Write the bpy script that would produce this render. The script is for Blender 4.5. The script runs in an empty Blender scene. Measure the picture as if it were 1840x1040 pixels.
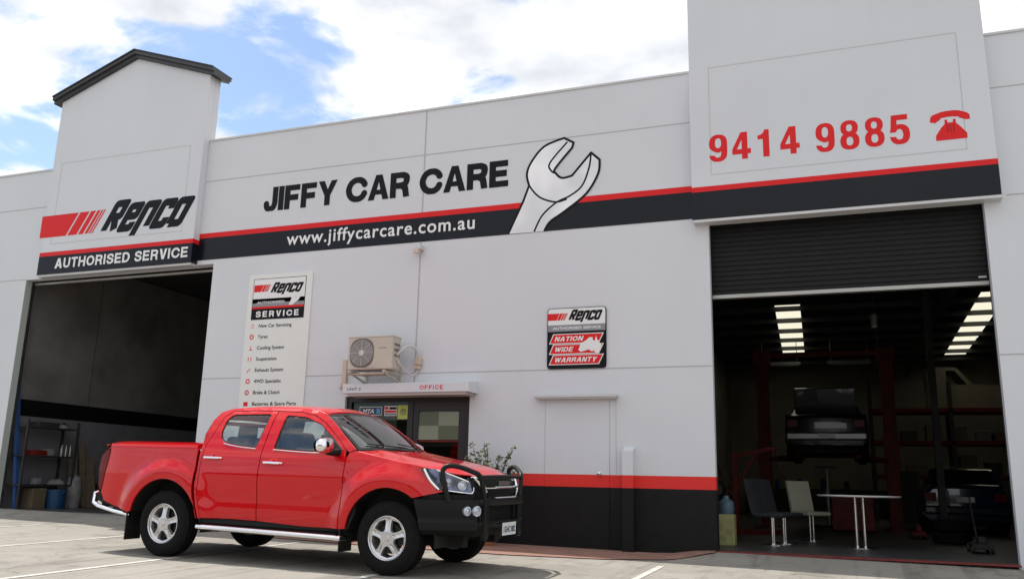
import bpy, bmesh, math, random
from mathutils import Vector, Matrix
from mathutils.geometry import delaunay_2d_cdt
R = math.radians
random.seed(7)
scene = bpy.context.scene
C = scene.collection

# ------------------------------------------------------------------ camera
YAW, PITCH, ROLL = R(-20.84526775), R(12.66831533), R(1.30692085)
fw = Vector((math.sin(YAW)*math.cos(PITCH), math.cos(YAW)*math.cos(PITCH), math.sin(PITCH)))
rt = Vector((math.cos(YAW), -math.sin(YAW), 0)); up = rt.cross(fw)
rt2 = rt*math.cos(ROLL) + up*math.sin(ROLL); up2 = -rt*math.sin(ROLL) + up*math.cos(ROLL)
cam_d = bpy.data.cameras.new('camera'); cam = bpy.data.objects.new('camera', cam_d); C.objects.link(cam)
cam.matrix_world = Matrix(((rt2.x, up2.x, -fw.x, 0), (rt2.y, up2.y, -fw.y, 0), (rt2.z, up2.z, -fw.z, .95), (0, 0, 0, 1)))
cam_d.sensor_width = 36; cam_d.lens = 36*1549.25/1840; cam_d.clip_end = 3000; cam_d.clip_start = .05
scene.camera = cam
scene.view_settings.view_transform = 'Standard'; scene.view_settings.look = 'None'
scene.view_settings.exposure = 0.35; scene.view_settings.gamma = 1
scene.cycles.use_denoising = True
scene.cycles.max_bounces = 8; scene.cycles.transparent_max_bounces = 12

# ------------------------------------------------------------------ sky and sun
SUN = Vector((-.50, .16, 1.0)).normalized()
world = bpy.data.worlds.new('World'); scene.world = world; world.use_nodes = True
nt = world.node_tree; nt.nodes.clear()
def N(t, **k):
    n = nt.nodes.new(t)
    for a, b in k.items(): setattr(n, a, b)
    return n
out = N('ShaderNodeOutputWorld'); mixs = N('ShaderNodeMixShader')
sky = N('ShaderNodeTexSky', sky_type='NISHITA'); sky.sun_disc = False
sky.sun_elevation = math.asin(SUN.z); sky.sun_rotation = math.atan2(SUN.x, SUN.y); sky.air_density = 1.0; sky.dust_density = .6
bg1 = N('ShaderNodeBackground'); bg1.inputs[1].default_value = .145
bg2 = N('ShaderNodeBackground'); bg2.inputs[1].default_value = 1.0
tc = N('ShaderNodeTexCoord'); sep = N('ShaderNodeSeparateXYZ'); nt.links.new(tc.outputs['Generated'], sep.inputs[0])
def M(op, a, b=None, c=None):
    n = N('ShaderNodeMath', operation=op)
    for i, v in enumerate((a, b, c)):
        if v is None: continue
        if isinstance(v, (int, float)): n.inputs[i].default_value = v
        else: nt.links.new(v, n.inputs[i])
    return n.outputs[0]
den = M('ADD', M('MAXIMUM', sep.outputs[2], 0.0), .12)
cmb = N('ShaderNodeCombineXYZ')
nt.links.new(M('DIVIDE', sep.outputs[0], den), cmb.inputs[0]); nt.links.new(M('DIVIDE', sep.outputs[1], den), cmb.inputs[1])
n1 = N('ShaderNodeTexNoise'); n1.inputs['Scale'].default_value = 2.9; n1.inputs['Detail'].default_value = 9; n1.inputs['Roughness'].default_value = .56
n1.inputs['Distortion'].default_value = .25
mp = N('ShaderNodeMapping'); mp.inputs['Location'].default_value = (4.4, -8, 0)
nt.links.new(cmb.outputs[0], mp.inputs[0]); nt.links.new(mp.outputs[0], n1.inputs['Vector'])
# more cloud towards the right of the view, blue gaps to the left
bias = M('MULTIPLY', M('ADD', sep.outputs[0], .60), .15)
cov = M('ADD', n1.outputs['Fac'], bias)
ramp = N('ShaderNodeMapRange', interpolation_type='SMOOTHSTEP'); ramp.inputs[1].default_value = .385; ramp.inputs[2].default_value = .515
nt.links.new(cov, ramp.inputs[0])
n2 = N('ShaderNodeTexNoise'); n2.inputs['Scale'].default_value = 3.2; n2.inputs['Detail'].default_value = 5
nt.links.new(mp.outputs[0], n2.inputs['Vector'])
cr = N('ShaderNodeValToRGB'); cr.color_ramp.elements[0].position = .35; cr.color_ramp.elements[0].color = (.58, .61, .66, 1)
cr.color_ramp.elements[1].position = .6; cr.color_ramp.elements[1].color = (1.0, 1.0, 1.0, 1)
nt.links.new(n2.outputs['Fac'], cr.inputs[0]); nt.links.new(cr.outputs[0], bg2.inputs[0]); nt.links.new(sky.outputs[0], bg1.inputs[0])
nt.links.new(ramp.outputs[0], mixs.inputs[0]); nt.links.new(bg1.outputs[0], mixs.inputs[1]); nt.links.new(bg2.outputs[0], mixs.inputs[2])
nt.links.new(mixs.outputs[0], out.inputs[0])
sl = bpy.data.lights.new('sun', 'SUN'); sl.energy = 4.0; sl.angle = R(.5); sl.color = (1, .95, .88)
so = bpy.data.objects.new('sun', sl); C.objects.link(so); so.location = (-10, 5, 30)
so.rotation_euler = SUN.to_track_quat('Z', 'Y').to_euler()

# ------------------------------------------------------------------ materials
def mat(name, col, rough=.6, metal=0, var=0, vscale=3, bump=0, bscale=60, coat=0, spec=.5, col2=None, detail=6, stretch=None, emit=None):
    m = bpy.data.materials.new(name); m.use_nodes = True; t = m.node_tree; b = t.nodes['Principled BSDF']
    b.inputs['Base Color'].default_value = (*col, 1); b.inputs['Roughness'].default_value = rough; b.inputs['Metallic'].default_value = metal
    b.inputs['Coat Weight'].default_value = coat; b.inputs['Coat Roughness'].default_value = .04; b.inputs['Specular IOR Level'].default_value = spec
    if emit: b.inputs['Emission Color'].default_value = (*emit[0], 1); b.inputs['Emission Strength'].default_value = emit[1]
    tcn = t.nodes.new('ShaderNodeTexCoord'); src = tcn.outputs['Object']
    if stretch:
        mpn = t.nodes.new('ShaderNodeMapping'); mpn.inputs['Scale'].default_value = stretch; t.links.new(src, mpn.inputs[0]); src = mpn.outputs[0]
    if var or col2:
        n = t.nodes.new('ShaderNodeTexNoise'); n.inputs['Scale'].default_value = vscale; n.inputs['Detail'].default_value = detail; t.links.new(src, n.inputs['Vector'])
        r = t.nodes.new('ShaderNodeValToRGB'); r.color_ramp.elements[0].position = .32; r.color_ramp.elements[1].position = .68
        c2 = col2 or tuple(min(1, c*(1+var)) for c in col); c1 = col if col2 else tuple(c*(1-var) for c in col)
        r.color_ramp.elements[0].color = (*c1, 1); r.color_ramp.elements[1].color = (*c2, 1)
        t.links.new(n.outputs['Fac'], r.inputs[0]); t.links.new(r.outputs[0], b.inputs['Base Color'])
    if bump:
        n = t.nodes.new('ShaderNodeTexNoise'); n.inputs['Scale'].default_value = bscale; n.inputs['Detail'].default_value = 4; t.links.new(tcn.outputs['Object'], n.inputs['Vector'])
        bp = t.nodes.new('ShaderNodeBump'); bp.inputs['Strength'].default_value = bump; bp.inputs['Distance'].default_value = .01
        t.links.new(n.outputs['Fac'], bp.inputs['Height']); t.links.new(bp.outputs[0], b.inputs['Normal'])
    return m

def wall_paint(name, zoned):
    """off-white masonry paint; zoned = red stripe and charcoal dado painted at fixed heights"""
    m = mat(name, (.615, .632, .668), .7, var=.022, vscale=.6, bump=.2, bscale=70, spec=.25)
    t = m.node_tree; b = t.nodes['Principled BSDF']; l0 = b.inputs['Base Color'].links[0].from_socket
    # faint rain streaks
    g = t.nodes.new('ShaderNodeNewGeometry'); mp_ = t.nodes.new('ShaderNodeMapping'); mp_.inputs['Scale'].default_value = (5, 5, .25)
    t.links.new(g.outputs['Position'], mp_.inputs[0]); n = t.nodes.new('ShaderNodeTexNoise'); n.inputs['Scale'].default_value = 1.2; n.inputs['Detail'].default_value = 7
    t.links.new(mp_.outputs[0], n.inputs['Vector']); mr = t.nodes.new('ShaderNodeMapRange'); mr.inputs[1].default_value = .5; mr.inputs[2].default_value = .8
    mr.inputs[3].default_value = 0; mr.inputs[4].default_value = .045; t.links.new(n.outputs['Fac'], mr.inputs[0])
    mx = t.nodes.new('ShaderNodeMixRGB'); mx.inputs[2].default_value = (.42, .41, .40, 1)
    t.links.new(mr.outputs[0], mx.inputs[0]); t.links.new(l0, mx.inputs[1]); last = mx.outputs[0]
    if zoned:
        s = t.nodes.new('ShaderNodeSeparateXYZ'); t.links.new(g.outputs['Position'], s.inputs[0])
        nn = t.nodes.new('ShaderNodeTexNoise'); nn.inputs['Scale'].default_value = 6; t.links.new(g.outputs['Position'], nn.inputs['Vector'])
        dk = t.nodes.new('ShaderNodeValToRGB'); dk.color_ramp.elements[0].color = (.004, .004, .0045, 1); dk.color_ramp.elements[1].color = (.009, .009, .010, 1)
        t.links.new(nn.outputs['Fac'], dk.inputs[0])
        for h, c in ((1.108, (.68, .035, .03, 1)), (.925, None)):
            lt = t.nodes.new('ShaderNodeMath'); lt.operation = 'LESS_THAN'; lt.inputs[1].default_value = h; t.links.new(s.outputs[2], lt.inputs[0])
            x = t.nodes.new('ShaderNodeMixRGB'); t.links.new(lt.outputs[0], x.inputs[0]); t.links.new(last, x.inputs[1])
            if c: x.inputs[2].default_value = c
            else: t.links.new(dk.outputs[0], x.inputs[2])
            last = x.outputs[0]
    t.links.new(last, b.inputs['Base Color'])
    return m

MT = dict(
 wall=wall_paint('wall_paint', False), wallz=wall_paint('wall_paint_dado', True),
 trim=mat('trim_paint', (.55, .55, .56), .5, var=.04), joint=mat('joint_sealant', (.40, .40, .415), .8),
 groove=mat('pressed_line', (.47, .47, .49), .8),
 red_sign=mat('red_vinyl', (.66, .016, .018), .45, spec=.2), black_sign=mat('black_vinyl', (.007, .008, .013), .22, spec=.22),
 letter_black=mat('black_letter_vinyl', (.007, .008, .011), .5, spec=.15), white_sign=mat('white_vinyl', (.74, .74, .74), .4),
 grey_sign=mat('grey_vinyl', (.22, .23, .25), .4), cream_board=mat('cream_board', (.70, .71, .69), .45, var=.02),
 navy=mat('navy_vinyl', (.02, .05, .12), .4), lime=mat('lime_vinyl', (.45, .55, .10), .4),
 cap=mat('dark_metal_cap', (.045, .047, .05), .45, metal=.2, var=.1),
 shutter=mat('charcoal_shutter', (.008, .008, .009), .55, var=.1, bump=.1, spec=.25),
 rail=mat('rail_aluminium', (.42, .41, .39), .45, metal=.5, var=.1), reveal=mat('reveal_paint', (.42, .46, .43), .6),
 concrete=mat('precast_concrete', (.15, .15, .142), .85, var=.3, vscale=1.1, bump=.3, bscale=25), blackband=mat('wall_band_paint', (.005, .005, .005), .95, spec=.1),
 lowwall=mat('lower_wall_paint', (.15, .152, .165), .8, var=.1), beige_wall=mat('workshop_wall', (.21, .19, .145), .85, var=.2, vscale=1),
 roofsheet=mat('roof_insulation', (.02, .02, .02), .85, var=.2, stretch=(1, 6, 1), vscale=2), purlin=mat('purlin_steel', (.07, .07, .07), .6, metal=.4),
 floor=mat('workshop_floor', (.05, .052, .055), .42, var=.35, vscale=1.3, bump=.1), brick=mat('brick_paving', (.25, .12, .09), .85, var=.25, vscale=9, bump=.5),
 alu=mat('dark_door_aluminium', (.02, .018, .018), .4, metal=.3), redline=mat('red_threshold_paint', (.16, .02, .018), .7, var=.3, vscale=8),
 acbeige=mat('aircon_enamel', (.50, .45, .38), .4, var=.04), acdark=mat('aircon_grille', (.13, .12, .11), .5), pipe=mat('white_conduit', (.55, .54, .53), .5),
 beigeduct=mat('beige_duct', (.55, .45, .36), .55, var=.1),
 paint=mat('red_car_paint', (.56, .002, .006), .3, coat=1.0, spec=.04), chrome=mat('chrome', (.85, .85, .86), .07, metal=1),
 alloy=mat('alloy_wheel', (.62, .62, .63), .25, metal=.7), tyre=mat('tyre_rubber', (.008, .008, .0085), .85, spec=.15, var=.2, vscale=20, bump=.3, bscale=120),
 plastic=mat('black_bumper_plastic', (.009, .0095, .010), .55, spec=.18, var=.1, bump=.12, bscale=200), bar=mat('black_powdercoat', (.007, .0075, .008), .42, spec=.25, bump=.05, bscale=300),
 black=mat('underbody_black', (.008, .008, .008), .8), rubber=mat('window_rubber', (.008, .008, .008), .5),
 seat=mat('seat_cloth', (.075, .08, .09), .85, var=.15, vscale=30), liner=mat('headliner', (.45, .46, .44), .9),
 lampred=mat('tail_lamp_red', (.13, .003, .004), .3, spec=.15), lampglass=mat('lamp_lens', (.50, .54, .62), .12, metal=.6, coat=1, var=.4, vscale=12), lampdark=mat('lamp_housing', (.07, .085, .15), .06, metal=.5, coat=1, var=.8, vscale=9),
 disc=mat('brake_disc', (.03, .03, .03), .4, metal=.8), plate=mat('number_plate', (.70, .72, .72), .35),
 blue=mat('blue_steel', (.02, .07, .22), .45, var=.15), redsteel=mat('red_steel', (.13, .009, .007), .55, var=.3, vscale=6, spec=.25), darksteel=mat('dark_steel', (.035, .033, .032), .6, metal=.3, var=.3),
 wood=mat('weathered_timber', (.14, .11, .075), .8, var=.3, vscale=4, stretch=(8, 8, .6)), card=mat('cardboard', (.11, .085, .05), .85, var=.15), cloth=mat('grey_rag', (.17, .17, .175), .9, var=.2, vscale=8),
 bluebucket=mat('blue_plastic', (.01, .055, .14), .4), whitetop=mat('white_laminate', (.80, .80, .80), .25), greychair=mat('grey_vinyl_seat', (.035, .04, .045), .6, spec=.2, var=.1), whitechair=mat('cream_vinyl_seat', (.42, .42, .33), .45),
 darkcar=mat('dark_car_paint', (.012, .015, .018), .25, coat=.8), navycar=mat('navy_car_paint', (.008, .016, .045), .2, coat=1), silver=mat('silver_bumper', (.22, .22, .22), .3, metal=.6),
 carglass=mat('tinted_car_glass', (.01, .012, .012), .05, spec=.8), vanbody=mat('cream_van_body', (.22, .19, .14), .5, var=.15), yellow=mat('yellow_label', (.30, .30, .13), .6, var=.2, vscale=10),
 tank=mat('cooler_blue', (.10, .16, .22), .3), leaf=mat('leaf', (.06, .10, .025), .5, col2=(.14, .19, .055), vscale=25), leaf2=mat('pale_leaf', (.26, .26, .13), .55, var=.3, vscale=20), twig=mat('twig', (.09, .06, .035), .8), pot=mat('terracotta', (.25, .10, .05), .8),
 film1=mat('pale_window_film', (.22, .25, .18), .3), film2=mat('olive_window_film', (.09, .11, .065), .3), office=mat('office_blind', (.42, .47, .38), .7, var=.05),
 linepaint=mat('white_line_paint', (.62, .61, .57), .75, col2=(.42, .40, .36), vscale=7), steel=mat('polished_steel', (.7, .7, .7), .2, metal=1),
)
def glass_mat(name, tint, mixf=.12):
    m = bpy.data.materials.new(name); m.use_nodes = True; t = m.node_tree; t.nodes.clear()
    o = t.nodes.new('ShaderNodeOutputMaterial'); tr = t.nodes.new('ShaderNodeBsdfTransparent'); tr.inputs[0].default_value = (*tint, 1)
    g = t.nodes.new('ShaderNodeBsdfGlossy'); g.inputs['Roughness'].default_value = .02; lw = t.nodes.new('ShaderNodeLayerWeight'); lw.inputs[0].default_value = .5; fr = t.nodes.new('ShaderNodeMath'); fr.operation = 'POWER'; fr.inputs[1].default_value = 5; t.links.new(lw.outputs['Facing'], fr.inputs[0])
    a = t.nodes.new('ShaderNodeMath'); a.operation = 'ADD'; a.inputs[1].default_value = mixf; a.use_clamp = True
    mx = t.nodes.new('ShaderNodeMixShader'); t.links.new(fr.outputs[0], a.inputs[0]); t.links.new(a.outputs[0], mx.inputs[0])
    t.links.new(tr.outputs[0], mx.inputs[1]); t.links.new(g.outputs[0], mx.inputs[2]); t.links.new(mx.outputs[0], o.inputs[0]); return m
MT['glass'] = glass_mat('window_glass', (.80, .88, .86), .13); MT['screen'] = glass_mat('windscreen_glass', (.66, .75, .71), .26); MT['doorglass'] = glass_mat('door_glass', (.5, .55, .5), .03)
def transl(name, col):
    m = bpy.data.materials.new(name); m.use_nodes = True; t = m.node_tree; t.nodes.clear()
    o = t.nodes.new('ShaderNodeOutputMaterial'); a = t.nodes.new('ShaderNodeBsdfTranslucent'); a.inputs[0].default_value = (*col, 1)
    t.links.new(a.outputs[0], o.inputs[0]); return m
MT['skylight'] = transl('translucent_roof_sheet', (.40, .39, .31))

# asphalt / concrete car park
def ground_mat():
    m = mat('car_park_surface', (.30, .285, .26), .85); t = m.node_tree; b = t.nodes['Principled BSDF']
    g = t.nodes.new('ShaderNodeNewGeometry')
    def noise(s, d=6, r=.6):
        n = t.nodes.new('ShaderNodeTexNoise'); n.inputs['Scale'].default_value = s; n.inputs['Detail'].default_value = d; n.inputs['Roughness'].default_value = r
        t.links.new(g.outputs['Position'], n.inputs['Vector']); return n.outputs['Fac']
    def rmp(src, p0, c0, p1, c1):
        r = t.nodes.new('ShaderNodeValToRGB'); r.color_ramp.elements[0].position = p0; r.color_ramp.elements[1].position = p1
        r.color_ramp.elements[0].color = (*c0, 1); r.color_ramp.elements[1].color = (*c1, 1); t.links.new(src, r.inputs[0]); return r.outputs[0]
    def mul(a, c, f=1):
        x = t.nodes.new('ShaderNodeMixRGB'); x.blend_type = 'MULTIPLY'; x.inputs[0].default_value = f; t.links.new(a, x.inputs[1]); t.links.new(c, x.inputs[2]); return x.outputs[0]
    base = rmp(noise(.8, 8), .3, (.245, .229, .200), .7, (.325, .305, .268))
    base = mul(base, rmp(noise(90, 3, .8), .3, (.72, .72, .72), .7, (1.15, 1.15, 1.15)))
    base = mul(base, rmp(noise(1.7, 10, .65), .30, (.60, .59, .58), .46, (1, 1, 1)))
    v = t.nodes.new('ShaderNodeTexVoronoi'); v.inputs['Scale'].default_value = 1.1; t.links.new(g.outputs['Position'], v.inputs['Vector'])
    base = mul(base, rmp(v.outputs['Distance'], .02, (.45, .44, .43), .08, (1, 1, 1)))
    # tyre marks swept towards the doors, and fine cracks
    mq = t.nodes.new('ShaderNodeMapping'); mq.inputs['Scale'].default_value = (2.6, .16, 1); mq.inputs['Rotation'].default_value = (0, 0, .25); t.links.new(g.outputs['Position'], mq.inputs[0])
    nq = t.nodes.new('ShaderNodeTexNoise'); nq.inputs['Scale'].default_value = 1.6; nq.inputs['Detail'].default_value = 5; nq.inputs['Distortion'].default_value = .6; t.links.new(mq.outputs[0], nq.inputs['Vector'])
    base = mul(base, rmp(nq.outputs['Fac'], .36, (.70, .69, .68), .46, (1, 1, 1)), .8)
    vc = t.nodes.new('ShaderNodeTexVoronoi'); vc.feature = 'DISTANCE_TO_EDGE'; vc.inputs['Scale'].default_value = .35; vc.inputs['Randomness'].default_value = 1
    nd = t.nodes.new('ShaderNodeTexNoise'); nd.inputs['Scale'].default_value = 2.5; nd.inputs['Detail'].default_value = 6; t.links.new(g.outputs['Position'], nd.inputs['Vector'])
    va = t.nodes.new('ShaderNodeVectorMath'); va.operation = 'MULTIPLY_ADD'; va.inputs[1].default_value = (.8, .8, .8); t.links.new(nd.outputs['Color'], va.inputs[0]); t.links.new(g.outputs['Position'], va.inputs[2]); t.links.new(va.outputs[0], vc.inputs['Vector'])
    base = mul(base, rmp(vc.outputs['Distance'], .001, (.55, .54, .53), .006, (1, 1, 1)), .8)
    t.links.new(base, b.inputs['Base Color'])
    bp = t.nodes.new('ShaderNodeBump'); bp.inputs['Strength'].default_value = .5; bp.inputs['Distance'].default_value = .006
    t.links.new(noise(110, 3), bp.inputs['Height']); t.links.new(bp.outputs[0], b.inputs['Normal']); return m
MT['ground'] = ground_mat()

def brick_mat():
    m = mat('brick_paving_pattern', (.25, .12, .09), .85, bump=.4, bscale=50); t = m.node_tree; b = t.nodes['Principled BSDF']
    g = t.nodes.new('ShaderNodeNewGeometry'); br = t.nodes.new('ShaderNodeTexBrick'); br.inputs['Scale'].default_value = 1
    br.inputs['Brick Width'].default_value = .23; br.inputs['Row Height'].default_value = .115; br.inputs['Mortar Size'].default_value = .006
    br.inputs['Color1'].default_value = (.33, .17, .125, 1); br.inputs['Color2'].default_value = (.24, .12, .09, 1); br.inputs['Mortar'].default_value = (.20, .16, .14, 1)
    t.links.new(g.outputs['Position'], br.inputs['Vector']); t.links.new(br.outputs[0], b.inputs['Base Color']); return m
MT['brick'] = brick_mat()

# ------------------------------------------------------------------ mesh helpers
class MB:
    def __init__(s): s.v = []; s.f = []; s.m = []; s.mats = []; s.cur = 0
    def use(s, m):
        if m not in s.mats: s.mats.append(m)
        s.cur = s.mats.index(m); return s
    def add(s, vs, fs):
        o = len(s.v); s.v += [tuple(v) for v in vs]; s.f += [tuple(i+o for i in f) for f in fs]; s.m += [s.cur]*len(fs); return s
    def box(s, x0, y0, z0, x1, y1, z1, M4=None):
        x0, x1 = min(x0, x1), max(x0, x1); y0, y1 = min(y0, y1), max(y0, y1); z0, z1 = min(z0, z1), max(z0, z1)
        vs = [(x0,y0,z0),(x1,y0,z0),(x1,y1,z0),(x0,y1,z0),(x0,y0,z1),(x1,y0,z1),(x1,y1,z1),(x0,y1,z1)]
        if M4: vs = [M4 @ Vector(v) for v in vs]
        return s.add(vs, [(0,3,2,1),(4,5,6,7),(0,1,5,4),(1,2,6,5),(2,3,7,6),(3,0,4,7)])
    def bar(s, a, b, w, d=None):
        """square bar from a to b"""
        a, b = Vector(a), Vector(b); z = (b-a).normalized(); x = z.orthogonal().normalized() if abs(z.z) < .99 else Vector((1,0,0))
        if abs(z.z) < .99: x = z.cross(Vector((0,0,1))).normalized()
        y = z.cross(x); d = d or w; vs = []
        for p in (a, b):
            for i, j in ((-1,-1),(1,-1),(1,1),(-1,1)): vs.append(p + x*w/2*i + y*d/2*j)
        return s.add(vs, [(0,3,2,1),(4,5,6,7),(0,1,5,4),(1,2,6,5),(2,3,7,6),(3,0,4,7)])
    def tube(s, pts, r, n=10, cap=True):
        pts = [Vector(p) for p in pts]; rs = r if isinstance(r, (list, tuple)) else [r]*len(pts); vs = []; fs = []
        up_ = None
        for i, p in enumerate(pts):
            t = (pts[min(i+1, len(pts)-1)] - pts[max(i-1, 0)]).normalized()
            x = (up_ - t*up_.dot(t)).normalized() if up_ else t.orthogonal().normalized(); up_ = x; y = t.cross(x)
            for k in range(n): a = 2*math.pi*k/n; vs.append(p + (x*math.cos(a) + y*math.sin(a))*rs[i])
        for i in range(len(pts)-1):
            for k in range(n): fs.append((i*n+k, i*n+(k+1) % n, (i+1)*n+(k+1) % n, (i+1)*n+k))
        if cap: fs.append(tuple(range(n-1, -1, -1))); fs.append(tuple((len(pts)-1)*n+k for k in range(n)))
        return s.add(vs, fs)
    def lathe(s, prof, n=48, M4=None, close=False):
        """profile (r, h) spun about local z"""
        vs = []; fs = []
        for r, h in prof:
            for k in range(n): a = 2*math.pi*k/n; v = Vector((r*math.cos(a), r*math.sin(a), h)); vs.append(M4 @ v if M4 else v)
        L = len(prof)
        for i in range(L if close else L-1):
            j = (i+1) % L
            for k in range(n): fs.append((i*n+k, i*n+(k+1) % n, j*n+(k+1) % n, j*n+k))
        return s.add(vs, fs)
    def grid(s, nu, nv, fn, flip=False):
        vs = [fn(i/nu, j/nv) for i in range(nu+1) for j in range(nv+1)]; fs = []
        for i in range(nu):
            for j in range(nv):
                q = (i*(nv+1)+j, (i+1)*(nv+1)+j, (i+1)*(nv+1)+j+1, i*(nv+1)+j+1); fs.append(q[::-1] if flip else q)
        return s.add(vs, fs)
    def prism(s, poly, fn0, fn1):
        """closed solid between two mapped copies of a 2-D outline"""
        vs, ts = cdt([poly]); n = len(vs); bd = dens(poly, 1e9)
        s.add([fn0(*v) for v in vs], [t[::-1] for t in ts]); s.add([fn1(*v) for v in vs], ts)
        m = len(bd); s.add([fn0(*v) for v in bd]+[fn1(*v) for v in bd], [(i, (i+1) % m, m+(i+1) % m, m+i) for i in range(m)]); return s
    def obj(s, name, parent=None, mat_=None, smooth=False, solid=0, label=None, bevel=0, sub=0, autos=None):
        me = bpy.data.meshes.new(name); me.from_pydata(s.v, [], s.f)
        for m in (s.mats or [mat_]): me.materials.append(MT[m] if isinstance(m, str) else m)
        if s.mats:
            for p, mi in zip(me.polygons, s.m): p.material_index = mi
        bm = bmesh.new(); bm.from_mesh(me); bmesh.ops.remove_doubles(bm, verts=bm.verts, dist=1e-5)
        bmesh.ops.recalc_face_normals(bm, faces=bm.faces)
        bm.to_mesh(me); bm.free()
        if smooth:
            for p in me.polygons: p.use_smooth = True
            if hasattr(me, 'set_sharp_from_angle'): me.set_sharp_from_angle(angle=R(autos or 35))
        o = bpy.data.objects.new(name, me); C.objects.link(o)
        if parent:
            o.parent = parent
            if parent.name in PINV: o.matrix_parent_inverse = PINV[parent.name]
        if solid: q = o.modifiers.new('thickness', 'SOLIDIFY'); q.thickness = solid; q.offset = -1
        if bevel: q = o.modifiers.new('bevel', 'BEVEL'); q.width = bevel; q.segments = 2; q.limit_method = 'ANGLE'
        if sub: q = o.modifiers.new('sub', 'SUBSURF'); q.levels = sub; q.render_levels = sub
        if label: o['label'] = label
        return o
PINV = {}
def thing(name, label, cat, loc=(0, 0, 0), group=None, local=False):
    """Empty at the thing's base. local=False: its parts' meshes are written in world coordinates"""
    o = bpy.data.objects.new(name, None); C.objects.link(o); o.location = loc; o.empty_display_size = .2
    o['label'] = label; o['category'] = cat
    if group: o['group'] = group
    PINV[o.name] = Matrix.Identity(4) if local else Matrix.Translation(loc).inverted()
    return o
def tag(o, label, cat, group=None, kind=None):
    o['label'] = label; o['category'] = cat
    if group: o['group'] = group
    if kind: o['kind'] = kind
    return o
def dup(root, loc, rotz, label):
    r = root.copy(); C.objects.link(r); r.location = loc; r.rotation_euler = (0, 0, rotz); r['label'] = label
    for ch in list(root.children):
        c = ch.copy(); C.objects.link(c); c.parent = r
        for g in ch.children: d = g.copy(); C.objects.link(d); d.parent = c
    return r

def dens(poly, step):
    o = []
    for i, a in enumerate(poly):
        b = poly[(i+1) % len(poly)]; n = max(1, int(math.ceil(math.dist(a, b)/step)))
        for k in range(n): o.append((a[0]+(b[0]-a[0])*k/n, a[1]+(b[1]-a[1])*k/n))
    return o
def inside(p, poly):
    x, y = p; c = False; j = len(poly)-1
    for i in range(len(poly)):
        a, b = poly[i], poly[j]
        if (a[1] > y) != (b[1] > y) and x < (b[0]-a[0])*(y-a[1])/(b[1]-a[1])+a[0]: c = not c
        j = i
    return c
def cdt(polys, holes=(), step=None):
    """triangulate the union of 2-D outlines minus holes"""
    V = []; E = []
    for p in list(polys)+list(holes):
        p = dens(p, step) if step else list(p); o = len(V); n = len(p); V += p; E += [(o+i, o+(i+1) % n) for i in range(n)]
    if step:
        xs = [v[0] for v in V]; ys = [v[1] for v in V]; B = list(V); y = min(ys)+step*.5; row = 0
        while y < max(ys):
            x = min(xs)+step*(.5 if row % 2 else 1)
            while x < max(xs):
                if any(inside((x, y), p) for p in polys) and not any(inside((x, y), h) for h in holes) and min((x-a)**2+(y-b)**2 for a, b in B) > (step*.45)**2: V.append((x, y))
                x += step
            y += step*.87; row += 1
    r = delaunay_2d_cdt([Vector(v) for v in V], E, [], 0, 1e-6)
    vs = [tuple(v) for v in r[0]]; fs = []
    for f in r[2]:
        c = (sum(vs[i][0] for i in f)/len(f), sum(vs[i][1] for i in f)/len(f))
        if any(inside(c, p) for p in polys) and not any(inside(c, h) for h in holes): fs.append(tuple(f))
    return vs, fs
def catm(pts, n=6, closed=False):
    o = []; L = len(pts)
    for i in range(L if closed else L-1):
        g = (lambda k: pts[k % L]) if closed else (lambda k: pts[max(0, min(L-1, k))])
        p0, p1, p2, p3 = g(i-1), g(i), g(i+1), g(i+2)
        for k in range(n):
            t = k/n; o.append(tuple(.5*(2*b+(c-a)*t+(2*a-5*b+4*c-d)*t*t+(3*b-a-3*c+d)*t**3) for a, b, c, d in zip(p0, p1, p2, p3)))
    if not closed: o.append(tuple(pts[-1]))
    return o
def fillet(poly, r, n=5):
    o = []; L = len(poly)
    for i in range(L):
        p, a, b = Vector(poly[i]), Vector(poly[i-1]), Vector(poly[(i+1) % L]); d = min(r, (a-p).length*.45, (b-p).length*.45)
        s, e = p+(a-p).normalized()*d, p+(b-p).normalized()*d
        for k in range(n+1): t = k/n; q = s*(1-t)**2+p*2*t*(1-t)+e*t*t; o.append((q.x, q.y))
    return o
def stroke(pts, w, joint=True):
    """list of polygons covering a thick polyline"""
    o = []
    for a, b in zip(pts, pts[1:]):
        a, b = Vector(a), Vector(b); d = (b-a).normalized()*w/2; n = Vector((-d.y, d.x)); o.append([tuple(a+n), tuple(a-n), tuple(b-n), tuple(b+n)])
    for p in pts[1:-1] if joint else []:
        o.append([(p[0]+w/2*math.cos(2*math.pi*k/10), p[1]+w/2*math.sin(2*math.pi*k/10)) for k in range(10)])
    return o
def flat(mb, polys, y, holes=(), mp_=None, m=None):
    if m: mb.use(m)
    vs, fs = cdt(polys, holes); mb.add([(mp_(*v) if mp_ else (v[0], y, v[1])) for v in vs], fs); return mb
SPACING = [1.0]
def glyphs(txt, offset=.0):
    cu = bpy.data.curves.new('txt', 'FONT'); cu.body = txt; cu.size = 1; cu.offset = offset; cu.space_character = SPACING[0]; cu.resolution_u = 5; cu.fill_mode = 'FRONT'
    o = bpy.data.objects.new('txt', cu); C.objects.link(o); dg = bpy.context.evaluated_depsgraph_get(); me = o.evaluated_get(dg).to_mesh()
    vs = [tuple(v.co) for v in me.vertices]; fs = [tuple(p.vertices) for p in me.polygons]
    o.evaluated_get(dg).to_mesh_clear(); bpy.data.objects.remove(o); bpy.data.curves.remove(cu); return vs, fs
REF = {}
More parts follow.
